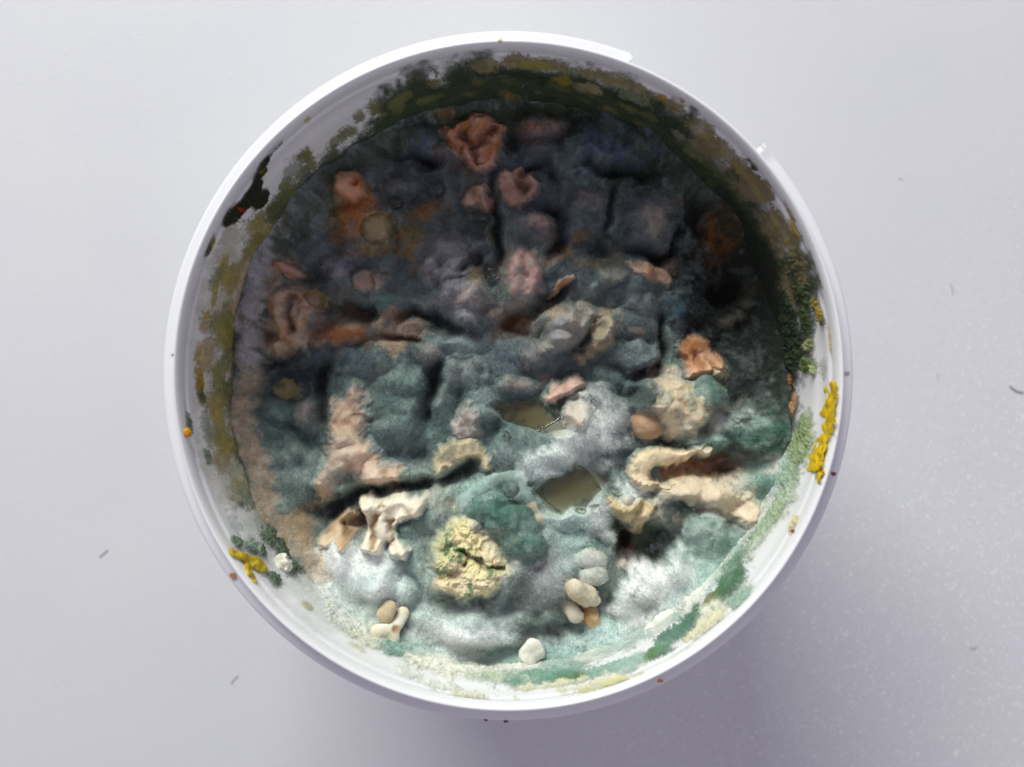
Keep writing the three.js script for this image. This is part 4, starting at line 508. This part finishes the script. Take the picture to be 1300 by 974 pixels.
// left: olive and ochre
for (let d = 150; d < 206; d += 4) { Wp(d, 372, 20, 16, d % 3 ? '#8d8a48' : '#a39550', 0.8, { grain: 0.6 }); Wp(d + 2, 356, 20, 16, '#76784c', 0.8, { grain: 0.5 }); Wp(d + 1, 345, 22, 12, d > 170 && d < 186 ? '#4a513a' : '#a89a74', 0.8); }
for (let d = 160; d < 184; d += 3.5) Wp(d, 392, 14, 8, d % 2 ? '#b39a3c' : '#a8973e', 0.85, { grain: 0.7, h: 0.4 });
W(258, 415, 14, 8, '#b8a28a', 0.8); W(262, 450, 26, 10, '#c0ac8e', 0.85); W(310, 350, 30, 14, '#bfa98c', 0.85); W(300, 385, 24, 10, '#c2ad8e', 0.8); W(252, 490, 14, 6, '#8e7418', 0.95, { h: 0.5 }); W(256, 505, 12, 6, '#4f5524', 0.9, { h: 0.5 }); W(255, 475, 18, 8, '#b08e2c', 0.85, { h: 0.4 });
W(267, 305, 16, 6, '#7f8020', 0.95, { h: 0.6 }); W(262, 318, 10, 4, '#4a5524', 0.9, { h: 0.5 }); W(288, 300, 26, 12, '#c9c6b4', 0.6, { grain: 0.9 }); W(275, 350, 20, 8, '#77805a', 0.5, { grain: 1.0 });
W(275, 520, 26, 10, '#b0a060', 0.8); W(285, 560, 30, 12, '#a09a50', 0.8, { grain: 0.5 }); W(262, 545, 26, 6, '#8fa08e', 0.6, { grain: 0.9 }); W(240, 540, 18, 4, '#55704f', 0.8, { grain: 0.8 }); W(262, 580, 14, 6, '#4f6f5e', 0.8, { grain: 0.7 }); W(305, 610, 26, 12, '#b5ab74', 0.75);
W(300, 600, 20, 10, '#c5cdb8', 0.6); W(310, 630, 20, 10, '#7f947c', 0.6, { grain: 0.9 }); W(305, 640, 8, 6, '#48654a', 0.8); W(298, 665, 24, 10, '#93a79a', 0.35, { grain: 1.2 }); W(330, 660, 24, 10, '#8aa092', 0.35, { grain: 1.2 });
// lower left clump
for (const [u, v, a, b] of [[342, 684, 14, 8], [360, 694, 16, 9], [378, 704, 14, 9], [372, 722, 12, 8], [300, 690, 8, 4], [318, 694, 10, 5], [345, 736, 10, 5], [330, 700, 10, 5]]) W(u, v, a * 1.35, b * 1.4, v % 3 ? '#456246' : '#5a7556', 0.95, { h: 0.8, rag: 0.9, grain: 0.3 });
W(320, 690, 16, 8, '#b3c0b0', 0.5); W(390, 770, 10, 5, '#b9b77e', 0.7); W(440, 800, 30, 6, '#c2c09a', 0.55, { grain: 0.8 }); W(450, 820, 16, 5, '#d3d6a8', 0.6);
// bottom: teal, cream and yellow
for (let d = 238; d < 345; d += 3) Wp(d, 350, 34, 18, d < 262 ? '#c9d6cb' : d % 2 ? '#a9c4b8' : '#d8dfd4', 0.85, { grain: 0.15, h: 0.5, soft: 0.95, rag: 0.6 });
for (const [u, v, a, b, c] of [[505, 826, 34, 14, '#86ab9c'], [560, 846, 46, 16, '#e9e7d4'], [525, 858, 40, 9, '#e2e6da'], [650, 846, 34, 10, '#e4e2d0'], [690, 856, 66, 14, '#86ab9a'], [640, 864, 50, 8, '#c9d3b8'], [740, 858, 40, 13, '#6d9a88'], [800, 845, 40, 13, '#9dbfb0'], [760, 868, 70, 6, '#dedcb6'], [850, 815, 40, 13, '#79a08c'], [880, 790, 34, 12, '#5a846c'], [905, 775, 30, 14, '#d9dbc4'], [930, 735, 36, 16, '#587f62'], [915, 755, 20, 10, '#4c7354'], [960, 690, 34, 12, '#c6d2bc'], [975, 665, 40, 11, '#a9bd9a'], [1000, 630, 40, 12, '#bccaae'], [1010, 590, 40, 14, '#a3b58c'], [1018, 560, 34, 16, '#93a56c'], [1025, 540, 24, 10, '#9aa678'], [870, 830, 40, 6, '#e9e6cc'], [440, 790, 40, 12, '#dce3d8'], [470, 815, 34, 10, '#d8dcc0'], [420, 770, 26, 10, '#d5dcc9']]) W(u, v, a, b, c, 0.85, { grain: 0.12, h: 0.55, soft: 0.95, rag: 0.9 });
for (let d = 240; d < 322; d += 5) Wp(d, 366, 26, 14, d % 3 ? '#a3bfb2' : '#dfe1d2', 0.6, { grain: 0.5, h: 0.5, soft: 0.9 });
for (const [u, v, a, b, c] of [[500, 826, 24, 9, '#7da797'], [545, 846, 34, 10, '#e4e4d0'], [600, 850, 26, 8, '#e6e4d2'], [620, 858, 34, 6, '#b8c9a8'], [680, 862, 50, 10, '#6f9e88'], [720, 860, 30, 10, '#5f927c'], [770, 850, 34, 8, '#8cb5a4'], [715, 866, 14, 5, '#5d7a2e'], [735, 860, 14, 5, '#5c7a34'], [700, 872, 60, 4, '#dcd9b4'], [780, 868, 50, 4, '#d8d48e'], [600, 884, 40, 4, '#e2e2b8'], [560, 872, 40, 5, '#e4e6da'], [860, 800, 34, 10, '#4f7f68'], [885, 780, 20, 12, '#48755c'], [830, 832, 20, 7, '#56813f'], [845, 826, 16, 7, '#5d8a68'], [900, 770, 20, 10, '#dcdcc2'], [890, 800, 34, 6, '#e2dcae'], [925, 740, 32, 14, '#4c7a54'], [935, 710, 30, 12, '#5f8a66'], [905, 760, 16, 6, '#6a7430'], [940, 760, 18, 10, '#93b89e'], [930, 790, 26, 6, '#e6e2a8'], [905, 815, 30, 4, '#e2d878'], [960, 680, 30, 8, '#8fae88'], [990, 640, 30, 8, '#a3b88c'], [1005, 600, 30, 12, '#8fb095'], [1015, 570, 34, 12, '#92a86c'], [1020, 545, 18, 8, '#7f9668'], [985, 645, 26, 8, '#9db58e'], [1008, 665, 14, 4, '#dfd27c'], [880, 760, 26, 12, '#e6e6da']]) W(u, v, a * 1.15, b * 1.15, c, 0.8, { grain: 0.3, h: 0.6, soft: 0.9, rag: 0.9 });
for (let d = -8; d < 34; d += 4) { Wp(d, 346, 30, 20, '#2c352a', 0.95, { h: 0.4 }); Wp(d, 358, 24, 12, '#343f2e', 0.8, { h: 0.5 }); }
for (let d = -6; d < 40; d += 3) Wp(d, 338, 24, 20, '#2a3129', 1, { h: 0.3, edge: 1.6 });
// right: green clumps and ochre streaks
for (const [u, v, a, b, c] of [[1010, 345, 30, 12, '#3a4630'], [1020, 375, 30, 14, '#35452a'], [1026, 405, 28, 13, '#3b4c2a'], [1018, 440, 30, 14, '#34442c'], [1028, 462, 16, 10, '#5a6b3c'], [1005, 410, 40, 14, '#2f3a2a'], [1000, 460, 24, 10, '#2f3c2c'], [1036, 385, 14, 5, '#7c8048'], [1046, 408, 10, 5, '#5c5a1c'], [1042, 395, 14, 4, '#a58c2a'], [1030, 440, 12, 7, '#8a9264'], [1034, 470, 12, 5, '#9aa870']]) W(u, v, a, b, c, 0.95, { h: 0.9, rag: 0.8, grain: 0.4 });
W(1010, 292, 16, 5, '#a98a20', 0.9, { h: 0.4 }); W(985, 282, 16, 7, '#8a8050', 0.7); W(1005, 270, 20, 5, '#8c7b38', 0.8); W(958, 212, 8, 4, '#3f3a14', 0.9); W(952, 204, 6, 3, '#39451a', 0.9); W(1054, 430, 22, 2.5, '#c2ad4c', 0.7); W(1046, 470, 22, 6, '#b7bcae', 0.5, { grain: 1 });
W(1003, 490, 22, 5, '#b4783a', 0.9, { h: 0.6 }); W(1008, 515, 20, 6, '#d6a878', 0.8, { h: 0.4 }); W(1000, 505, 24, 5, '#8a5a2a', 0.5);
{
  const sectors = [[26, 100, 'thick dark green mould crust along the top inner wall with ochre fringe'], [100, 146, 'thin speckled green mould on the upper left inner wall'], [146, 212, 'olive and ochre mould film on the left inner wall'], [212, 240, 'dark green mould clump on the lower left inner wall by the yellow sliver'], [240, 300, 'teal and cream mould smear along the bottom inner wall'], [300, 344, 'green mould patches on the lower right inner wall'], [344, 386, 'dark green mould clumps with ochre streaks on the right inner wall']];
  const m = new THREE.MeshPhysicalMaterial({ vertexColors: true, transparent: true, roughness: 0.85, specularIntensity: 0.4, side: THREE.DoubleSide });
  for (const [d0, d1, label] of sectors) {
    const i0 = Math.round(d0 / 360 * WT), i1 = Math.round(d1 / 360 * WT), map = new Map(), pos = [], c = [], idx = [];
    const id = (i, j) => {
      const key = i * WY + j; if (map.has(key)) return map.get(key);
      const ii = ((i % WT) + WT) % WT, k = j * WT + ii, y = Y0 + j / (WY - 1) * (Y1 - Y0), a = ii / WT * 2 * Math.PI, X = Math.cos(a) * 56, Z = Math.sin(a) * 56;
      const g = noise(X * 3.5, Z * 3.5, y * 3.2), f = fbm(X * 0.9, Z * 0.9, y * 0.9, 3), s = 1 + 0.15 * g + 0.28 * f;
      const t = 0.06 + WH[k] * (0.9 + 0.9 * f + 0.35 * g) * sstep(0.1, 0.8, WA[k]), r = wallR(y) - Math.max(0.05, t), n = pos.length / 3;
      pos.push(r * Math.cos(a) * MM, (y - 24) * MM, -r * Math.sin(a) * MM); c.push(clamp(WR[k] * s), clamp(WG[k] * s), clamp(WB[k] * s), WA[k] < 0.03 ? 0 : clamp(WA[k])); map.set(key, n); return n;
    };
    for (let i = i0; i < i1; i++) for (let j = 0; j < WY - 1; j++) {
      const ii = ((i % WT) + WT) % WT, jj = ((i + 1) % WT + WT) % WT;
      if (WA[j * WT + ii] + WA[j * WT + jj] + WA[(j + 1) * WT + ii] + WA[(j + 1) * WT + jj] < 0.08) continue;
      const a = id(i, j), b = id(i + 1, j), d = id(i, j + 1), e = id(i + 1, j + 1); idx.push(a, b, d, b, e, d);
    }
    const w = mesh('wall_mould', geom(pos, idx, c, 4), m); w.position.set(TUB[0] * MM, 24 * MM, TUB[1] * MM);
    tag(w, label, 'wall mould');
  }
}
// raised smears and bits stuck to the wall: rows of flattened dabs pressed on the plastic
function dab(name, label, category, dabs, c, c2, o = {}) {
  const P = dabs.map(([u, v, r0, h = 0.5]) => { const r = r0 * (o.fat ?? 1); const [a, y] = wallAt(u, v), s = (EYE - y) / LENS; h *= o.thick ?? 1; const R = wallR(y) - h * 0.3; return [R * Math.cos(a) + TUB[0], y, -R * Math.sin(a) + TUB[1], r * s, a, h]; });
  const f = (x, y, z) => { let d = 1e9; x += 0.35 * noise(x * 0.9, y * 0.9, z * 0.9); y += 0.5 * noise(x * 0.9, y * 0.9 + 9, z * 0.9); for (const p of P) { const dx = x - p[0], dy = y - p[1], dz = z - p[2], n = dx * Math.cos(p[4]) - dz * Math.sin(p[4]), q = Math.hypot(dx, dy * (o.tall ?? 0.55), dz); d = smin(d, Math.hypot(Math.sqrt(Math.max(0, q * q - n * n)), n * p[3] / p[5]) - p[3], o.k ?? 1.0); } return d + 0.18 * noise(x * 1.6, y * 1.6, z * 1.6) + 0.1 * noise(x * 4, y * 4, z * 4); };
  const lo = [0, 1, 2].map((q) => Math.min(...P.map((p) => p[q] - p[3] * (q === 1 ? 3.4 : 1.2))) - 0.6), hi = [0, 1, 2].map((q) => Math.max(...P.map((p) => p[q] + p[3] * (q === 1 ? 3.4 : 1.2))) + 0.6);
  const { pos, idx } = nets((x, y, z) => Math.max(f(x, y, z), Math.hypot(x - TUB[0], z - TUB[1]) - wallR(y) - 0.4), lo, hi, o.cell ?? 0.2), cc = [], A = col(c), B = col(c2), out = [], m0 = [(lo[0] + hi[0]) / 2, lo[1], (lo[2] + hi[2]) / 2];
  for (let n = 0; n < pos.length; n += 3) { const t = sstep(-0.3, 0.3, fbm(pos[n] * 0.8, pos[n + 1] * 0.8, pos[n + 2] * 0.8, 3)); for (let q = 0; q < 3; q++) { cc.push(lerp(A[q], B[q], t)); out.push((pos[n + q] - m0[q]) * MM); } }
  const m = mesh(name, geom(out, idx, cc), new THREE.MeshPhysicalMaterial({ vertexColors: true, roughness: o.rough ?? 0.4, specularIntensity: 0.7, side: THREE.DoubleSide })); m.position.set(m0[0] * MM, m0[1] * MM, m0[2] * MM);
  return tag(m, label, category);
}
dab('sauce_smear', 'bright yellow sauce smear running down the right inner wall', 'sauce smear', [[1056, 491, 5, 0.5], [1054, 502, 4, 0.5], [1052, 514, 4.5, 0.6], [1051, 526, 5, 0.6], [1049, 538, 5.5, 0.7], [1046, 550, 4.5, 0.6], [1042, 562, 4.5, 0.5], [1038, 574, 5, 0.6], [1033, 585, 6, 0.7], [1030, 592, 5, 0.6]], '#e3c41e', '#d4ac14', { tall: 0.3, fat: 1.45, thick: 0.25, k: 2 });
dab('sauce_smear', 'short yellow sauce drip below the long right smear', 'sauce smear', [[1042, 598, 3.5, 0.4], [1041, 606, 3.2, 0.4], [1039, 612, 2, 0.3]], '#dcc01e', '#d2ae14', { tall: 0.4, fat: 1.4, thick: 0.3 });
dab('yellow_sliver', 'curled yellow vegetable sliver stuck to the lower left inner wall', 'vegetable sliver', [[293, 700, 4, 0.6], [301, 706, 5, 0.9], [311, 711, 6, 1.2], [322, 716, 7, 1.5], [330, 721, 6, 1.4], [318, 730, 4, 0.8], [322, 738, 3, 0.5], [313, 722, 4, 0.8]], '#cfb730', '#a98d1c', { tall: 0.7, fat: 1.35, thick: 0.6 });
dab('pale_seed', 'white oval seed in the green clump at lower left', 'seed', [[351, 712, 5, 1.6], [356, 720, 6, 1.8], [362, 725, 5, 1.4]], '#e6e2d2', '#d8d2bc', { tall: 0.8 });
dab('food_crumb', 'yellow orange crumb on the left inner wall under the rim', 'crumb', [[236, 552, 4, 0.7], [235, 546, 2.4, 0.5]], '#d7a018', '#c78414', { tall: 0.7 });
dab('food_crumb', 'dark red crumb on the black crust at the upper left wall', 'crumb', [[300, 262, 3, 1.6]], '#a8320e', '#8a240c', { cell: 0.14 });
dab('food_crumb', 'small red brown speck on the lower right inner wall', 'crumb', [[1008, 675, 2, 0.4]], '#9a4a1c', '#8a3a14', { cell: 0.14 });

// ---------- clear and amber liquid ----------
const liquid = (c, dist) => new THREE.MeshPhysicalMaterial({ color: 0xffffff, roughness: 0.02, transmission: 1, thickness: 0.003, ior: 1.34, attenuationColor: new THREE.Color(c), attenuationDistance: dist * MM, specularIntensity: 1 });
function drop(label, u, v, ru, rv, rot, h, mat, sink = 0.35, name = 'liquid_drop', cat = 'liquid drop') {
  const g = new THREE.SphereGeometry(1, 48, 32), y = matY(u, v), [x, z] = plan(u, v, y + h * 0.5), s = (EYE - y) / LENS, p = g.attributes.position;
  for (let i = 0; i < p.count; i++) { const a = p.getX(i), b = p.getY(i), c = p.getZ(i), w = 1 + 0.07 * noise(a * 1.4 + u, c * 1.4 + v, b); p.setXYZ(i, a * ru * s * w * MM, (b > 0 ? b : b * 0.7) * h * MM, c * rv * s * w * MM); }
  g.computeVertexNormals(); const m = mesh(name, g, mat); m.position.set(x * MM, (y + h * (0.5 - sink)) * MM, z * MM); m.rotation.y = -rot * Math.PI / 180; return tag(m, label, cat);
}
const clear = liquid('#d8d2b4', 12), amber = liquid('#d8cc9c', 16), tea = liquid('#b5a878', 6);
drop('round clear drop below the slate blue puff near the top', 553, 240, 12.5, 11.5, 0, 1.7, clear, 0.1);
drop('small clear drop left of the round clear drop', 503, 258, 9, 8, 20, 1.1, clear, 0.15);
drop('large flat amber drop on the orange stained mould, upper left', 477, 289, 20, 19, 0, 2.2, amber, 0.2);
drop('clear drop in the middle between lilac dome and pink chunk', 624, 346, 11, 10.5, 0, 1.6, clear, 0.1);
drop('amber drop resting on the tan folded chunk at left', 400, 381, 15, 13, 10, 2.4, amber, -0.2);
drop('amber oval drop in the teal hollow at left', 361, 495, 17, 13, -20, 2.4, amber, 0.0);
drop('tiny clear bead beside the large amber drop', 436, 305, 3.2, 3.2, 0, 0.6, clear, 0.1);
drop('brown wet blob under the pale pink chunk beside the upper crease', 607, 277, 17, 9, 10, 2.6, amber, -0.1);
// pools: smooth lens-shaped sheets with a free outline
function pool(label, pts, lift, mat) {
  { const mu = pts.reduce((q, p) => q + p[0], 0) / pts.length, mv = pts.reduce((q, p) => q + p[1], 0) / pts.length; pts = pts.map(([u, v]) => [mu + (u - mu) * 1.3, mv + (v - mv) * 1.45]); }
  const cu = pts.reduce((s, p) => s + p[0], 0) / pts.length, cv = pts.reduce((s, p) => s + p[1], 0) / pts.length, y = matY(cu, cv) + lift, cur = new THREE.CatmullRomCurve3(pts.map(([u, v]) => { const [x, z] = plan(u, v, y); return new THREE.Vector3(x, 0, z); }), true);
  const [cx, cz] = plan(cu, cv, y), n = 96, rings = 14, edge = cur.getPoints(n).slice(0, n), pos = [], idx = [];
  for (const side of [1, -1]) {
    const o = pos.length / 3; pos.push(0, side > 0 ? 0.15 * MM : -1.6 * MM, 0);
    for (let r = 1; r <= rings; r++) for (let i = 0; i < n; i++) { const t = r / rings, w = Math.sqrt(Math.max(0, 1 - t ** 4)); pos.push((edge[i].x - cx) * t * MM, (side > 0 ? 0.15 + 0.5 * t ** 9 : -1.6 * w + 0.65 * t ** 9) * MM, (edge[i].z - cz) * t * MM); }
    for (let i = 0; i < n; i++) { const a = o + 1 + i, b = o + 1 + (i + 1) % n; side > 0 ? idx.push(o, b, a) : idx.push(o, a, b); }
    for (let r = 0; r < rings - 1; r++) for (let i = 0; i < n; i++) { const a = o + 1 + r * n + i, b = o + 1 + r * n + (i + 1) % n, c = a + n, d = b + n; side > 0 ? idx.push(a, b, c, b, d, c) : idx.push(a, c, b, b, c, d); }
  }
  const m = mesh('liquid_pool', geom(pos, idx), mat); m.position.set(cx * MM, y * MM, cz * MM); return tag(m, label, 'liquid pool');
}
pool('long brown liquid pool in the centre below the pink oval chunk', [[632, 536], [640, 524], [656, 518], [676, 514], [698, 513], [714, 506], [722, 512], [714, 524], [698, 534], [684, 541], [668, 548], [650, 550], [638, 546]], 0.8, tea);
pool('olive brown liquid pool below the white fuzzy slope, right of the green balls', [[680, 611], [696, 605], [714, 600], [734, 601], [748, 612], [758, 626], [768, 640], [752, 647], [732, 650], [714, 643], [698, 630]], 0.7, tea);

for (const [u, v, ru, rv, rot, where] of [[736, 646, 8, 2.6, 4, 'left added highlight bead on the near edge of the olive brown pool'], [754, 642, 7, 2.4, -12, 'right added highlight bead on the near edge of the olive brown pool'], [686, 541, 5, 2.2, -25, 'small added highlight bead on the near edge of the long brown pool'], [641, 548, 7, 2.4, 24, 'added highlight bead at the left tip of the long brown pool']]) drop(where, u, v, ru, rv, rot, 1.3, clear, -0.6);  // beads added to catch highlights along the near pool edges
// ---------- fuzz standing on the mould ----------
{
  for (let n = 0; n < 420000; n++) {
    const a = rnd() * 6.2832, r = Math.sqrt(rnd()) * 56, x = r * Math.cos(a) + TUB[0], z = r * Math.sin(a) + TUB[1], f = bil(FZ, x, z);
    const y = bil(H, x, z); if (Math.hypot(x - TUB[0], z - TUB[1]) > wallR(y) - 0.3 || rnd() > 0.25 + 0.75 * f || bil(WET, x, z) > 0.3) continue;
    const e = 0.2, nx = (bil(H, x - e, z) - bil(H, x + e, z)) / (2 * e), nz = (bil(H, x, z - e) - bil(H, x, z + e)) / (2 * e), l = Math.hypot(nx, 1, nz), c = matColor(x, z);
    fuzzSpots.push([x, y, z, nx / l, 1 / l, nz / l, ...c, 0.3 + 0.35 * f]);
  }
  const g = geom([-0.02, 0, 0, 0.02, 0, 0, 0.012, 0.5, 0.03, -0.004, 1, 0.1, 0, 0, 0.02, 0, 0, -0.02].map((q) => q), [0, 1, 2, 0, 2, 3, 4, 5, 2, 4, 2, 3]);
  const m = new THREE.MeshStandardMaterial({ roughness: 1, side: THREE.DoubleSide });
  const inst = new THREE.InstancedMesh(g, m, fuzzSpots.length), M = new THREE.Matrix4(), q = new THREE.Quaternion(), q2 = new THREE.Quaternion(), up = new THREE.Vector3(0, 1, 0), d = new THREE.Vector3(), c = new THREE.Color();
  fuzzSpots.forEach(([x, y, z, nx, ny, nz, cr, cg, cb, len], i) => {
    d.set(nx + (rnd() - 0.5) * 1.1, ny + (rnd() - 0.5) * 0.5 + 0.1, nz + (rnd() - 0.5) * 1.1).normalize(); q.setFromUnitVectors(up, d); q2.setFromAxisAngle(up, rnd() * 6.28); q.multiply(q2);
    const L2 = len * (0.5 + rnd()) * MM, w = MM * (0.7 + 0.6 * rnd());
    M.compose(new THREE.Vector3((x - TUB[0]) * MM, (y - 20) * MM - 0.05 * MM, (z - TUB[1]) * MM), q, new THREE.Vector3(w, L2, w)); inst.setMatrixAt(i, M);
    const b = 1.15 + 0.6 * rnd(), wh = 0.08 + 0.14 * rnd(); c.setRGB(clamp(lerp(cr * b, 0.75, wh * 0.6)), clamp(lerp(cg * b, 0.8, wh * 0.6)), clamp(lerp(cb * b, 0.8, wh * 0.6))); inst.setColorAt(i, c);
  });
  inst.name = 'mould_fuzz'; inst.castShadow = inst.receiveShadow = true; inst.userData.kind = 'stuff'; mould.add(inst);
}

// ---------- crumbs on the rim, flecks on the table ----------
function crumb(label, u, v, y, r, c, name = 'food_crumb') {
  const g = new THREE.IcosahedronGeometry(1, 4), s = (EYE - y) / LENS, p = g.attributes.position;
  for (let i = 0; i < p.count; i++) { const a = p.getX(i), b = p.getY(i), d = p.getZ(i), w = 1 + 0.6 * noise(a * 1.5 + u, b * 1.5, d * 1.5 + v) + 0.3 * noise(a * 3.6, b * 3.6 + u, d * 3.6); p.setXYZ(i, a * w * r * s * MM * 1.1, b * w * r * s * 0.22 * MM, d * w * r * s * MM * 0.8); }
  g.computeVertexNormals(); const m = mesh(name, g, new THREE.MeshStandardMaterial({ color: new THREE.Color(c), roughness: 0.7 })); const [x, z] = plan(u, v, y); m.position.set(x * MM, (y + r * s * 0.3) * MM, z * MM); return tag(m, label, 'crumb');
}
crumb('orange crumb on the lower left collar of the tub', 296, 731, 57.0, 4, '#c08458');
crumb('dark red crumb at the right edge of the rim', 1058, 602, 57.0, 2.4, '#7a4436');
crumb('faint beige crumb on the right collar of the tub', 1075, 474, 57.0, 2.6, '#b5a9a2');
crumb('brown crumb on the lower right rim', 838, 864, 59.6, 3, '#8a5c30');
crumb('dark brown crumb at the bottom of the collar, left one', 617, 914, 56.6, 2.2, '#6e4c42');
crumb('dark brown crumb at the bottom of the collar, right one', 642, 915.5, 56.5, 2.2, '#6a483e');
crumb('ochre crumb on the top rim', 635, 52, 59.9, 2.4, '#b5a860');
crumb('grey speck on the left rim', 220, 451, 59.8, 1.8, '#7c7c78');
function fleck(label, pts, r, c) {
  const cur = new THREE.CatmullRomCurve3(pts.map(([u, v, lift = 0.12]) => { const [x, z] = plan(u, v, TABLE); return new THREE.Vector3(x * MM, lift * MM, z * MM); })), g = new THREE.TubeGeometry(cur, 24, r * MM, 6, false), b = new THREE.Box3().setFromBufferAttribute(g.attributes.position), o = new THREE.Vector3((b.min.x + b.max.x) / 2, b.min.y, (b.min.z + b.max.z) / 2);
  g.translate(-o.x, -o.y, -o.z); const m = mesh('table_fleck', g, new THREE.MeshStandardMaterial({ color: new THREE.Color(c), roughness: 0.9 })); m.position.set(o.x, TABLE * MM + 0.0001, o.z); return tag(m, label, 'fleck');
}
fleck('dark fibre fleck on the table left of the tub', [[126, 707], [131, 703], [137, 698]], 0.09, '#8c8c92');
fleck('thin dark fibre on the table near the bottom left of the tub', [[293, 868], [297, 863], [302, 858]], 0.07, '#8a8a92');
fleck('short grey scratch-like fibre on the table right of the tub, upper one', [[1207, 360], [1209, 367], [1210, 374]], 0.07, '#a0a0a2');
fleck('short grey fibre on the table right of the tub, lower one', [[1190, 474], [1191, 479], [1192, 483]], 0.06, '#b0b0b2');
fleck('dark smudged fibre at the far right edge of the table', [[1282, 490], [1290, 496], [1299, 498]], 0.16, '#a2a2a4');
fleck('tiny dark fibre on the table at lower right', [[1231, 822], [1236, 824], [1240, 821]], 0.06, '#94949c');
fleck('tiny brown fibre on the table above the right collar', [[1140, 226], [1146, 228]], 0.06, '#b8b2aa');

scene.traverse((o) => { if (o.isMesh) { o.castShadow = true; o.receiveShadow = true; } });
renderer.render(scene, camera);
